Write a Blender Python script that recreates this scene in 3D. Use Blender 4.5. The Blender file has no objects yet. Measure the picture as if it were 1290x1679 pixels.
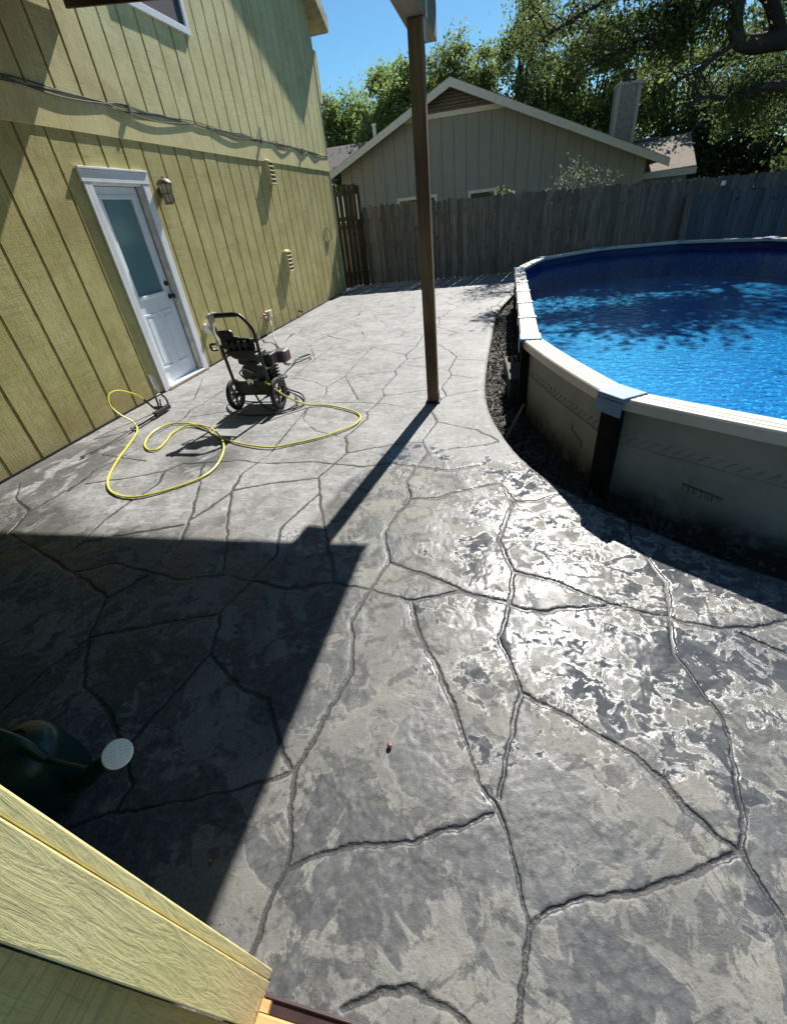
import bpy, bmesh, math, random
import numpy as np
from mathutils import Vector, Matrix

scene = bpy.context.scene
COL = scene.collection
rnd = random.Random(7)
R = math.radians

# ------------------------------------------------------------------ camera, sky, sun, exposure
cam_d = bpy.data.cameras.new('camera')
cam = bpy.data.objects.new('camera', cam_d)
COL.objects.link(cam)
cam.matrix_world = Matrix(((0.97322757, -0.03941487, 0.22643889, 3.877),
                           (0.20851175, 0.5658948, -0.79767533, 0.0),
                           (-0.09670032, 0.82353479, 0.55896288, 1.475),
                           (0, 0, 0, 1)))
cam_d.sensor_fit = 'HORIZONTAL'
cam_d.sensor_width = 36.0
cam_d.lens = 36.0 * 720.9 / 1290.0
cam_d.clip_start = 0.02
cam_d.clip_end = 600
scene.camera = cam

SUN_EL, SUN_AZ = R(43.8), R(8.9)          # azimuth measured from +y towards +x
world = bpy.data.worlds.new('World')
scene.world = world
world.use_nodes = True
wn = world.node_tree
sky = wn.nodes.new('ShaderNodeTexSky')
sky.sky_type = 'NISHITA'
sky.sun_disc = False
sky.sun_elevation = SUN_EL
sky.sun_rotation = SUN_AZ
sky.air_density = 1.0
sky.dust_density = 0.05
sky.ozone_density = 4.0
bg = wn.nodes['Background']
tint = wn.nodes.new('ShaderNodeMix'); tint.data_type = 'RGBA'; tint.blend_type = 'MULTIPLY'
tint.inputs[0].default_value = 1.0; tint.inputs[7].default_value = (.72, 1.05, 1.10, 1)
wn.links.new(sky.outputs[0], tint.inputs[6]); wn.links.new(tint.outputs[2], bg.inputs[0])
bg.inputs[1].default_value = 0.053

sun_d = bpy.data.lights.new('sun', 'SUN')
sun_d.energy = 5.0
sun_d.angle = R(0.53)
sun_d.color = (1.0, 0.955, 0.88)
sun = bpy.data.objects.new('sun', sun_d)
COL.objects.link(sun)
sdir = Vector((math.sin(SUN_AZ) * math.cos(SUN_EL), math.cos(SUN_AZ) * math.cos(SUN_EL), math.sin(SUN_EL)))
sun.rotation_euler = (-sdir).to_track_quat('-Z', 'Y').to_euler()
sun.location = (6, 20, 20)

scene.view_settings.view_transform = 'Standard'
scene.view_settings.look = 'None'
scene.view_settings.gamma = 1.0
scene.view_settings.exposure = 0.95
scene.render.engine = 'CYCLES'
scene.cycles.max_bounces = 8
scene.cycles.transparent_max_bounces = 16
scene.cycles.caustics_reflective = False
scene.cycles.caustics_refractive = False
scene.cycles.sample_clamp_indirect = 4.0

# ------------------------------------------------------------------ object helpers
def tag(o, label=None, cat=None, group=None, kind=None):
    if label: o['label'] = label
    if cat: o['category'] = cat
    if group: o['group'] = group
    if kind: o['kind'] = kind
    return o

def thing(name, label, cat, loc=(0, 0, 0), group=None):
    o = bpy.data.objects.new(name, None)
    o.empty_display_size = 0.1
    o.location = loc
    COL.objects.link(o)
    return tag(o, label, cat, group)

class MB:
    """collects world-space geometry and links it as ONE mesh object"""
    def __init__(s): s.v = []; s.f = []
    def add(s, vs, fs):
        n = len(s.v)
        s.v.extend([tuple(v) for v in vs])
        s.f.extend([tuple(i + n for i in f) for f in fs])
        return s
    def box(s, a, b, rot=None, piv=None):
        x0, y0, z0 = a; x1, y1, z1 = b
        vs = [(x0,y0,z0),(x1,y0,z0),(x1,y1,z0),(x0,y1,z0),(x0,y0,z1),(x1,y0,z1),(x1,y1,z1),(x0,y1,z1)]
        if rot is not None:
            p = Vector(piv) if piv is not None else Vector(((x0+x1)/2,(y0+y1)/2,(z0+z1)/2))
            vs = [p + rot @ (Vector(v) - p) for v in vs]
        return s.add(vs, [(0,3,2,1),(4,5,6,7),(0,1,5,4),(1,2,6,5),(2,3,7,6),(3,0,4,7)])
    def prism(s, poly, d):
        """poly: list of 3-D points (planar), d: extrusion vector"""
        n = len(poly); d = Vector(d)
        vs = [Vector(p) for p in poly] + [Vector(p) + d for p in poly]
        fs = [tuple(range(n))[::-1], tuple(range(n, 2*n))]
        fs += [(i, (i+1) % n, n + (i+1) % n, n + i) for i in range(n)]
        return s.add(vs, fs)
    def tube(s, path, r, n=8, smooth=0, caps=True):
        P = [Vector(p) for p in path]
        rr = list(r) if hasattr(r, '__len__') else [r] * len(P)
        if smooth:
            P, rr = catmull(P, rr, smooth)
        N = len(P)
        T = []
        for i in range(N):
            t = P[min(i+1, N-1)] - P[max(i-1, 0)]
            T.append(t.normalized() if t.length > 1e-9 else Vector((0,0,1)))
        u = T[0].orthogonal().normalized()
        vs = []
        for i in range(N):
            u = (u - T[i] * u.dot(T[i]))
            u = u.normalized() if u.length > 1e-6 else T[i].orthogonal().normalized()
            w = T[i].cross(u)
            for k in range(n):
                a = 2*math.pi*k/n
                vs.append(P[i] + (u*math.cos(a) + w*math.sin(a)) * rr[i])
        fs = []
        for i in range(N-1):
            for k in range(n):
                fs.append((i*n+k, i*n+(k+1) % n, (i+1)*n+(k+1) % n, (i+1)*n+k))
        if caps:
            fs.append(tuple(range(n))[::-1]); fs.append(tuple(range((N-1)*n, N*n)))
        return s.add(vs, fs)
    def lathe(s, prof, origin, axis=(0,0,1), n=28, caps=True):
        """prof: list of (radius, height along axis)"""
        A = Vector(axis).normalized(); u = A.orthogonal().normalized(); w = A.cross(u); o = Vector(origin)
        vs = []
        for (r, h) in prof:
            for k in range(n):
                a = 2*math.pi*k/n
                vs.append(o + A*h + (u*math.cos(a) + w*math.sin(a))*r)
        fs = []
        for i in range(len(prof)-1):
            for k in range(n):
                fs.append((i*n+k, i*n+(k+1) % n, (i+1)*n+(k+1) % n, (i+1)*n+k))
        if caps:
            fs.append(tuple(range(n))[::-1]); fs.append(tuple(range((len(prof)-1)*n, len(prof)*n)))
        return s.add(vs, fs)
    def build(s, name, material, parent=None, smooth=False, bevel=0.0, label=None):
        me = bpy.data.meshes.new(name)
        me.from_pydata([tuple(v) for v in s.v], [], s.f)
        me.update()
        if smooth:
            me.shade_smooth()
            try: me.set_sharp_from_angle(angle=R(40))
            except Exception: pass
        o = bpy.data.objects.new(name, me)
        COL.objects.link(o)
        if material: me.materials.append(material)
        if parent is not None:
            o.parent = parent
            o.location = -parent_world(parent)
        if bevel:
            m = o.modifiers.new('bevel', 'BEVEL'); m.width = bevel; m.segments = 2; m.limit_method = 'ANGLE'
        if label: o['label'] = label
        return o

def parent_world(p):
    l = Vector(p.location)
    while p.parent is not None:
        p = p.parent; l = l + Vector(p.location)
    return l

def catmull(P, rr, k):
    out = []; ro = []
    n = len(P)
    for i in range(n-1):
        p0, p1, p2, p3 = P[max(i-1,0)], P[i], P[i+1], P[min(i+2,n-1)]
        for j in range(k):
            t = j/k
            out.append(0.5*((2*p1) + (p2-p0)*t + (2*p0-5*p1+4*p2-p3)*t*t + (3*p1-p0-3*p2+p3)*t**3))
            ro.append(rr[i]*(1-t)+rr[i+1]*t)
    out.append(P[-1]); ro.append(rr[-1])
    return out, ro

def quads_mesh(name, verts, material, parent=None, per=4):
    """verts: (n*per,3) numpy array, one face per `per` verts"""
    me = bpy.data.meshes.new(name)
    nv = len(verts); nf = nv // per
    me.vertices.add(nv); me.vertices.foreach_set('co', np.asarray(verts, np.float32).ravel())
    me.loops.add(nv); me.loops.foreach_set('vertex_index', np.arange(nv, dtype=np.int32))
    me.polygons.add(nf)
    me.polygons.foreach_set('loop_start', np.arange(0, nv, per, dtype=np.int32))
    me.update(calc_edges=True)
    me.materials.append(material)
    o = bpy.data.objects.new(name, me); COL.objects.link(o)
    if parent is not None:
        o.parent = parent; o.location = -parent_world(parent)
    return o

# ------------------------------------------------------------------ node helpers
class NT:
    def __init__(s, name):
        s.m = bpy.data.materials.new(name); s.m.use_nodes = True
        s.t = s.m.node_tree; s.t.nodes.clear()
        s.out = s.t.nodes.new('ShaderNodeOutputMaterial')
        s.co = None
    def n(s, typ, **kw):
        nd = s.t.nodes.new(typ)
        for k, v in kw.items(): setattr(nd, k, v)
        return nd
    def put(s, sock, v):
        if isinstance(v, bpy.types.NodeSocket): s.t.links.new(v, sock)
        elif v is not None:
            if sock.type == 'RGBA':
                if not hasattr(v, '__len__'): v = (v, v, v, 1)
                elif len(v) == 3: v = (*v, 1)
            sock.default_value = v
    def coord(s):
        if s.co is None: s.co = s.n('ShaderNodeTexCoord').outputs['Object']
        return s.co
    def mapping(s, scale=(1,1,1), rot=(0,0,0), loc=(0,0,0), vec=None):
        m = s.n('ShaderNodeMapping')
        s.put(m.inputs['Vector'], vec or s.coord())
        m.inputs['Scale'].default_value = scale; m.inputs['Rotation'].default_value = rot; m.inputs['Location'].default_value = loc
        return m.outputs[0]
    def noise(s, scale=5, detail=4, rough=.55, vec=None, dist=0.0, out=0):
        nd = s.n('ShaderNodeTexNoise')
        s.put(nd.inputs['Vector'], vec or s.coord())
        nd.inputs['Scale'].default_value = scale; nd.inputs['Detail'].default_value = detail
        nd.inputs['Roughness'].default_value = rough; nd.inputs['Distortion'].default_value = dist
        return nd.outputs[out]
    def voronoi(s, scale=5, vec=None, feature='F1', out='Distance', rand=1.0):
        nd = s.n('ShaderNodeTexVoronoi', feature=feature)
        s.put(nd.inputs['Vector'], vec or s.coord()); nd.inputs['Scale'].default_value = scale
        nd.inputs['Randomness'].default_value = rand
        return nd.outputs[out]
    def ramp(s, fac, stops, interp='LINEAR'):
        nd = s.n('ShaderNodeValToRGB'); s.put(nd.inputs[0], fac)
        cr = nd.color_ramp; cr.interpolation = interp
        while len(cr.elements) < len(stops): cr.elements.new(0.5)
        for e, (p, c) in zip(cr.elements, stops):
            e.position = p
            e.color = (c, c, c, 1) if not hasattr(c, '__len__') else (*c, 1)
        return nd.outputs[0]
    def step(s, v, a, b, lo=0.0, hi=1.0):
        nd = s.n('ShaderNodeMapRange', interpolation_type='SMOOTHSTEP'); s.put(nd.inputs[0], v)
        for k, x in zip((1,2,3,4), (a, b, lo, hi)): s.put(nd.inputs[k], x)
        return nd.outputs[0]
    def math(s, op, a, b=None, c=None, clamp=False):
        nd = s.n('ShaderNodeMath', operation=op); nd.use_clamp = clamp
        s.put(nd.inputs[0], a)
        if b is not None: s.put(nd.inputs[1], b)
        if c is not None: s.put(nd.inputs[2], c)
        return nd.outputs[0]
    def mix(s, fac, a, b, blend='MIX'):
        nd = s.n('ShaderNodeMix', data_type='RGBA', blend_type=blend)
        s.put(nd.inputs[0], fac); s.put(nd.inputs[6], a); s.put(nd.inputs[7], b)
        return nd.outputs[2]
    def attr(s, name):
        nd = s.n('ShaderNodeAttribute'); nd.attribute_name = name
        return nd.outputs['Fac']
    def sep(s, v):
        nd = s.n('ShaderNodeSeparateXYZ'); s.put(nd.inputs[0], v); return nd.outputs
    def bump(s, h, strength=.3, dist=.01, normal=None):
        nd = s.n('ShaderNodeBump'); s.put(nd.inputs['Height'], h)
        s.put(nd.inputs['Strength'], strength); nd.inputs['Distance'].default_value = dist
        if normal is not None: s.put(nd.inputs['Normal'], normal)
        return nd.outputs[0]
    def principled(s, base, rough=.5, normal=None, metal=0.0, spec=0.5, **kw):
        p = s.n('ShaderNodeBsdfPrincipled')
        s.put(p.inputs['Base Color'], base); s.put(p.inputs['Roughness'], rough)
        s.put(p.inputs['Metallic'], metal); s.put(p.inputs['Specular IOR Level'], spec)
        if normal is not None: s.put(p.inputs['Normal'], normal)
        for k, v in kw.items(): s.put(p.inputs[k.replace('_', ' ')], v)
        return p.outputs[0]
    def done(s, sh):
        s.t.links.new(sh, s.out.inputs[0]); return s.m

def simple(name, col, rough=.5, var=.25, scale=12, bump=.15, metal=0.0, spec=.5, bscale=40):
    t = NT(name)
    n = t.noise(scale, 5, .6)
    c = t.mix(t.step(n, .3, .7), [x*(1-var) for x in col], [min(1, x*(1+var)) for x in col])
    nb = t.bump(t.noise(bscale, 4, .6), bump, .004)
    return t.done(t.principled(c, rough, nb, metal, spec))

def wood(name, c0, c1, axis='Z', rough=.75, scale=1.0, bump=.5):
    t = NT(name)
    sc = {'Z': (14, 14, 1.0), 'X': (1.0, 14, 14), 'Y': (14, 1.0, 14)}[axis]
    v = t.mapping([a*scale for a in sc])
    n = t.noise(3.0, 7, .65, v, .6)
    big = t.noise(1.3, 3, .5)
    c = t.mix(t.step(n, .25, .75), c0, c1)
    c = t.mix(t.step(big, .35, .7), c, [x*.62 for x in c0], 'MIX')
    nb = t.bump(n, bump, .004)
    return t.done(t.principled(c, rough, nb, spec=.3))

# ------------------------------------------------------------------ numpy noise
def perlin(x, y, seed=0):
    rs = np.random.RandomState(seed)
    perm = rs.permutation(256); perm = np.concatenate([perm, perm])
    ang = rs.rand(256) * 2*np.pi
    gx, gy = np.cos(ang), np.sin(ang)
    xi = np.floor(x).astype(np.int64); yi = np.floor(y).astype(np.int64)
    xf = x - xi; yf = y - yi
    xi &= 255; yi &= 255
    def g(ix, iy, dx, dy):
        h = perm[perm[ix & 255] + (iy & 255)]
        return gx[h]*dx + gy[h]*dy
    u = xf**3*(xf*(xf*6-15)+10); v = yf**3*(yf*(yf*6-15)+10)
    a = g(xi, yi, xf, yf); b = g(xi+1, yi, xf-1, yf); c = g(xi, yi+1, xf, yf-1); d = g(xi+1, yi+1, xf-1, yf-1)
    return (a*(1-u)+b*u)*(1-v) + (c*(1-u)+d*u)*v

def fbm(x, y, octv=4, seed=0, gain=.5):
    s = 0; a = 1; f = 1
    for i in range(octv):
        s = s + a*perlin(x*f + 13.7*i, y*f - 7.3*i, seed+i); a *= gain; f *= 2.03
    return s

def sstep(x, a, b):
    t = np.clip((x-a)/(b-a), 0, 1); return t*t*(3-2*t)

# joints pressed into the stamped concrete (metres, x out from the house wall, y along it)
JOINTS = [[(3.265,0.606), (3.276,0.652), (3.303,0.805), (3.348,1.007), (3.269,1.248), (3.298,1.430), (3.349,1.667), (3.269,1.906), (3.294,2.039), (3.347,2.268), (3.288,2.484), (3.318,2.688), (3.366,2.886), (3.296,3.103), (3.368,3.463), (3.285,3.687), (3.304,3.877)],
[(3.268,0.597), (3.314,0.467), (3.350,0.354), (3.330,0.287), (3.332,0.227), (3.327,0.172)],
[(3.350,0.355), (3.399,0.382), (3.486,0.432), (3.678,0.477), (3.800,0.534), (3.905,0.591)],
[(3.519,1.404), (3.318,1.449), (3.105,1.483), (2.889,1.411), (2.673,1.447), (2.498,1.475), (2.247,1.412), (2.028,1.450), (1.786,1.500), (1.605,1.391)],
[(3.519,1.404), (3.740,1.490), (3.936,1.442)],
[(3.350,1.657), (3.620,1.554), (3.740,1.490)],
[(3.521,1.393), (3.561,1.257), (3.649,1.107), (3.731,0.978), (3.788,0.838), (3.861,0.660), (3.910,0.620)],
[(3.931,2.416), (3.960,2.225), (3.898,1.889), (3.975,1.652), (3.950,1.443), (3.909,1.245), (3.956,1.132), (3.992,1.001), (3.967,0.878), (3.919,0.640)],
[(3.978,2.272), (3.901,2.481), (3.954,2.649)],
[(3.978,2.272), (3.936,2.087), (3.901,1.894)],
[(3.975,1.652), (4.160,1.600), (4.374,1.484), (4.583,1.432), (4.773,1.392), (4.944,1.307), (5.106,1.223)],
[(4.773,1.392), (4.888,1.416), (5.013,1.466), (5.279,1.556)],
[(3.992,1.001), (4.139,0.931), (4.249,0.870), (4.334,0.832), (4.404,0.762), (4.439,0.694), (4.497,0.636), (4.544,0.609)],
[(4.598,2.230), (4.550,1.945), (4.632,1.651), (4.587,1.422), (4.557,1.247), (4.607,1.092), (4.637,0.996), (4.613,0.847), (4.578,0.700), (4.551,0.606), (4.558,0.563), (4.584,0.468), (4.608,0.390)],
[(4.542,0.604), (4.393,0.532), (4.267,0.474), (4.131,0.434), (4.062,0.394), (3.998,0.355)],
[(3.910,0.620), (3.945,0.537), (3.972,0.447), (3.998,0.355), (3.984,0.274), (3.960,0.177)],
[(3.580,0.138), (3.654,0.169), (3.745,0.196), (3.826,0.182), (3.887,0.163)],
[(3.936,1.442), (4.016,1.407), (4.116,1.412), (4.246,1.449), (4.380,1.476)],
[(3.357,2.265), (3.513,2.285), (3.696,2.396), (3.893,2.480)],
[(3.978,2.272), (4.110,2.287), (4.291,2.399)],
[(3.332,2.680), (3.538,2.634), (3.796,2.729)],
[(3.366,2.886), (3.528,2.968), (3.761,3.032), (3.871,3.085)],
[(3.368,3.463), (3.540,3.379), (3.694,3.306), (3.870,3.106)],
[(2.502,2.733), (2.929,2.666), (3.123,2.718), (3.332,2.680)],
[(2.756,2.884), (2.999,2.992), (3.158,3.061), (3.299,3.070)],
[(2.749,2.884), (2.643,3.169), (2.732,3.541), (2.687,3.678), (2.755,4.116), (2.686,4.315), (2.737,4.768), (2.689,4.949), (2.746,5.379), (2.686,5.575), (2.760,5.969), (2.756,6.566)],
[(2.746,2.884), (2.697,2.677), (2.651,2.514), (2.739,2.277), (2.927,1.867), (3.107,1.494)],
[(2.730,2.299), (2.627,1.902), (2.712,1.655), (2.673,1.447)],
[(2.658,2.498), (2.315,2.394), (2.099,2.304)],
[(2.033,2.489), (2.089,2.280), (2.278,1.874), (2.383,1.705), (2.472,1.506)],
[(2.089,2.280), (1.984,1.929), (2.081,1.650)],
[(1.765,2.389), (1.984,1.929)],
[(1.971,1.882), (1.714,1.778), (1.424,1.661), (1.413,1.577)],
[(1.385,2.144), (1.363,1.883), (1.416,1.574)],
[(0.752,2.436), (0.673,1.942), (0.779,1.688), (1.130,1.562), (1.605,1.391), (1.949,1.247)],
[(0.779,1.688), (0.765,1.407)],
[(0.168,2.314), (0.370,2.100), (0.662,1.942)],
[(1.949,1.247), (2.067,0.998), (2.260,0.765), (2.435,0.697), (2.584,0.602), (2.741,0.464), (2.737,0.391)],
[(2.067,0.998), (2.011,0.816), (1.990,0.622), (1.978,0.439)],
[(2.061,1.004), (2.302,1.098), (2.619,1.212), (2.673,1.447)],
[(2.056,1.414), (1.960,1.235)],
[(2.632,1.206), (2.710,1.000), (2.661,0.783), (2.621,0.605)],
[(2.710,1.000), (2.883,0.884), (3.056,0.829), (3.139,0.733), (3.210,0.641), (3.257,0.599)],
[(2.540,0.285), (2.631,0.334), (2.737,0.391), (2.950,0.462), (3.049,0.502), (3.221,0.576), (3.266,0.602)],
[(2.033,4.429), (2.129,4.793), (2.114,5.466), (2.134,6.046), (2.694,5.573)],
[(2.129,4.793), (2.704,4.925)],
[(2.129,4.793), (2.497,4.045)],
[(2.755,4.116), (3.189,4.280)],
[(2.029,4.440), (2.114,4.180), (2.050,3.805), (2.106,3.555), (2.326,3.292), (2.558,3.193)],
[(1.489,4.778), (1.792,4.642), (2.033,4.429)],
[(1.103,6.326), (1.474,5.554), (1.464,4.894)],
[(1.474,5.554), (1.495,6.223)],
[(1.160,5.555), (1.474,5.554)],
[(2.201,3.952), (2.527,3.961), (2.806,3.900), (3.271,3.708)],
[(3.051,6.040), (3.347,5.424), (3.311,4.881), (3.361,4.706), (3.299,4.335), (3.370,4.080), (3.322,3.954)],
[(2.793,5.131), (3.311,4.881)],
[(2.746,5.379), (3.026,5.470)],
[(3.358,4.706), (3.679,4.556)],
[(3.370,4.080), (3.660,4.229)],
[(3.369,5.293), (3.695,5.212)],
[(0.206,4.873), (0.388,4.520), (0.575,4.110)],
[(0.314,4.036), (0.568,4.092), (1.051,4.002)],
[(0.772,4.451), (0.769,4.010), (0.740,3.804), (0.805,3.602), (0.736,3.115), (0.818,2.991), (0.701,2.543), (0.746,2.207)],
[(0.860,3.624), (1.245,3.787)],
[(0.798,2.747), (1.060,2.699)],
[(0.509,2.808), (0.798,2.747)],
[(0.808,2.326), (1.105,2.427), (1.348,2.546), (1.429,2.668)],
[(1.359,2.531), (1.431,2.338), (1.396,2.137)],
[(1.609,2.684), (1.698,2.484), (1.765,2.389)],
[(1.429,2.668), (1.607,2.686), (1.884,2.742), (2.173,2.690), (2.502,2.733)],
[(2.102,2.840), (2.019,2.497)],
[(2.050,3.805), (2.102,2.840)],
[(2.760,5.969), (2.366,6.165), (2.134,6.046)],
[(2.756,6.566), (3.161,6.622), (3.597,6.422)]]


# ------------------------------------------------------------------ materials
def siding_mat(name, c0, c1, c2, grain, sw=1.0):
    t = NT(name)
    blot = t.noise(2.2, 5, .62)
    v = t.mapping((1, 26, 2.2))
    g = t.noise(3.0, 8, .66, v, 1.4)
    saw = t.noise(1.0, 3, .6, t.mapping((1, 3, 150)))
    c = t.mix(t.step(blot, .36, .66), c0, c1)
    c = t.mix(t.math('MULTIPLY', t.step(t.noise(5.5, 6, .7, t.mapping((1, 2.5, .55))), .5, .78), .75), c, c2)
    c = t.mix(t.math('MULTIPLY', t.step(g, .48, .68), .55), c, [x*.52 for x in c0])
    pz = t.sep(t.coord())
    c = t.mix(t.math('MULTIPLY', t.step(saw, .48, .66), t.math('MULTIPLY', t.step(t.noise(1.4, 3, .6), .4, .6), .55*sw)), c, [x*.60 for x in c2])
    splash = t.math('MULTIPLY', t.step(t.math('ADD', pz[2], t.math('MULTIPLY', t.noise(3, 6, .7), .5)), .65, .22), .5)
    c = t.mix(splash, c, (c0[0]*.62, c0[1]*.55, c0[2]*.75))
    c = t.mix(t.math('MULTIPLY', t.step(t.noise(17, 6, .72), .60, .70), .35), c, [x*1.25 for x in c1])
    c = t.mix(t.math('MULTIPLY', t.step(t.noise(1.6, 7, .72), .47, .66), .65), c, (c0[0]*.72, c0[1]*.66, c0[2]*.62))
    nail = t.math('LESS_THAN', t.voronoi(4.2, t.mapping((0, 1, 1)), 'F1', 'Distance'), .030)
    c = t.mix(t.math('MULTIPLY', nail, .75), c, [x*.35 for x in c2])
    h = t.math('ADD', t.math('MULTIPLY', g, 1.0), t.math('MULTIPLY', saw, .35*sw))
    h = t.math('ADD', h, t.math('MULTIPLY', t.noise(70, 3, .6), .35))
    nb = t.bump(h, grain, .004)
    return t.done(t.principled(c, .72, nb, spec=.25))

M = {}
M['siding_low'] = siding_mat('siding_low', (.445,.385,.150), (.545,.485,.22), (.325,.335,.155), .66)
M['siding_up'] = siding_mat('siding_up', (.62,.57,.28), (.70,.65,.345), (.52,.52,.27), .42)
M['band'] = siding_mat('band', (.66,.58,.28), (.72,.64,.33), (.56,.51,.26), .22, .3)
M['casing'] = siding_mat('casing_paint', (.84,.73,.34), (.89,.79,.40), (.77,.68,.32), .5, .05)
M['groove'] = simple('groove', (.30,.245,.10), .9)
M['soffit'] = simple('soffit', (.42,.37,.20), .8)
M['fascia'] = simple('fascia', (.46,.43,.30), .7)
M['white'] = simple('white_paint', (.78,.80,.82), .35, .05, 8, .05)
M['door_white'] = simple('door_white', (.72,.76,.80), .28, .04, 6, .04)
M['jamb'] = simple('jamb_paint', (.50,.48,.43), .6, .2)
M['black'] = simple('black_plastic', (.012,.012,.013), .42, .2, 20, .1)
M['rubber'] = simple('rubber', (.02,.02,.021), .75, .3)
M['grey_metal'] = simple('grey_metal', (.16,.165,.17), .38, .15, 30, .1, .7)
M['dark_metal'] = simple('dark_metal', (.05,.05,.055), .4, .2, 30, .1, .6)
M['engine'] = simple('engine_green', (.035,.042,.03), .4, .3, 20, .1)
M['alu'] = simple('aluminium', (.55,.55,.54), .35, .1, 40, .1, .9)
M['rim'] = simple('wheel_rim', (.05,.052,.056), .45, .2, 20, .1)
M['yellow'] = simple('yellow_hose', (.66,.60,.06), .4, .1, 20, .05)
M['hose_dark'] = simple('dark_hose', (.035,.04,.04), .5, .2)
M['red'] = simple('red_paint', (.35,.03,.03), .4, .2)
M['berry'] = simple('berry', (.11,.010,.015), .35, .2)
M['dark_red'] = simple('dark_red', (.10,.035,.035), .5, .2)
def rag_mat():
    t = NT('rag')
    c = t.mix(t.noise(40, 4, .6), (.72,.69,.62), (.82,.80,.74))
    d = t.n('ShaderNodeBsdfDiffuse'); t.put(d.inputs[0], c); tl = t.n('ShaderNodeBsdfTranslucent'); t.put(tl.inputs[0], c)
    mx = t.n('ShaderNodeMixShader'); mx.inputs[0].default_value = .5
    t.t.links.new(d.outputs[0], mx.inputs[1]); t.t.links.new(tl.outputs[0], mx.inputs[2])
    return t.done(mx.outputs[0])
M['rag'] = rag_mat()
M['bleached'] = simple('bleached_wood', (.55,.53,.47), .9, .25, 30, .6)
M['green_can'] = simple('green_plastic', (.003,.030,.022), .32, .2, 10, .05)
def rose_mat():
    t = NT('rose_plate')
    hole = t.math('LESS_THAN', t.voronoi(150, None, 'F1', 'Distance', .25), .22)
    c = t.mix(t.math('MULTIPLY', hole, .65), t.mix(t.noise(60, 4, .6), (.84,.84,.74), (.90,.90,.82)), (.25,.25,.22))
    return t.done(t.principled(c, .5, None, spec=.4))
M['rose'] = rose_mat()
M['beige_plastic'] = simple('beige_plastic', (.60,.56,.40), .6, .1)
M['vent'] = simple('vent_paint', (.56,.51,.27), .7, .1)
M['brick_block'] = simple('concrete_block', (.17,.165,.15), .9, .3, 20, .8)
M['dark_cloth'] = simple('dark_cover', (.02,.021,.022), .9, .3)
M['post'] = wood('post_wood', (.12,.070,.034), (.24,.155,.075), 'Z', .8, 1, .6)
M['beam'] = wood('beam_wood', (.20,.17,.10), (.30,.26,.15), 'Y', .8, 1, .4)
M['bare'] = wood('bare_wood', (.50,.26,.10), (.66,.42,.18), 'X', .8, 1.3, .7)
M['threshold'] = wood('threshold_wood', (.14,.085,.05), (.30,.22,.14), 'Y', .8, 1, .5)
M['maroon'] = simple('maroon_metal', (.022,.006,.008), .5, .3, 30, .1)
M['shingle_dark'] = None

def fence_mat(name, c0, c1, cd, blue_c=None):
    t = NT(name)
    x = t.sep(t.coord())
    cell = t.math('FLOOR', t.math('MULTIPLY', x[0], 1/.142))
    wn_ = t.n('ShaderNodeTexWhiteNoise', noise_dimensions='1D'); t.put(wn_.inputs['W'], cell)
    g = t.noise(2.5, 8, .68, t.mapping((18, 18, .9)), .5)
    c = t.mix(t.step(g, .30, .70), c0, c1)
    c = t.mix(t.math('MULTIPLY', wn_.outputs['Value'], .65), c, cd)
    c = t.mix(t.math('MULTIPLY', t.step(t.noise(1.2, 5, .7, t.mapping((4, 1, .6))), .5, .7), .6), c, cd)
    if blue_c: c = t.mix(t.math('MULTIPLY', t.step(x[0], 6.4, 8.6), .4), c, blue_c)
    c = t.mix(t.step(t.noise(9, 3, .6), .66, .72), c, [v*.4 for v in cd])
    return t.done(t.principled(c, .85, t.bump(g, .7, .004), spec=.2))
M['fence'] = fence_mat('fence_wood', (.09,.075,.058), (.31,.275,.225), (.065,.055,.045), (.07,.085,.105))
M['blue_fence'] = fence_mat('blue_stained_wood', (.045,.065,.09), (.15,.175,.205), (.05,.06,.075))
M['gate'] = fence_mat('gate_wood', (.022,.018,.014), (.085,.072,.056), (.016,.014,.012))

def shingle_mat(name, c0, c1):
    t = NT(name)
    b = t.n('ShaderNodeTexBrick'); t.put(b.inputs['Vector'], t.mapping((1, 1, 1)))
    b.inputs['Scale'].default_value = 3.2
    b.inputs['Color1'].default_value = (*c0, 1); b.inputs['Color2'].default_value = (*c1, 1)
    b.inputs['Mortar'].default_value = (*[x*.45 for x in c0], 1)
    b.inputs['Mortar Size'].default_value = .03
    b.inputs['Row Height'].default_value = .45
    n = t.noise(6, 6, .7)
    c = t.mix(.5, b.outputs[0], t.mix(n, c0, c1))
    return t.done(t.principled(c, .92, t.bump(t.noise(60, 3, .7), .5, .01), spec=.15))
M['shingle_l'] = shingle_mat('shingle_brown', (.115,.10,.09), (.175,.155,.14))
M['shingle_r'] = shingle_mat('shingle_tan', (.20,.17,.13), (.30,.26,.20))

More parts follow.
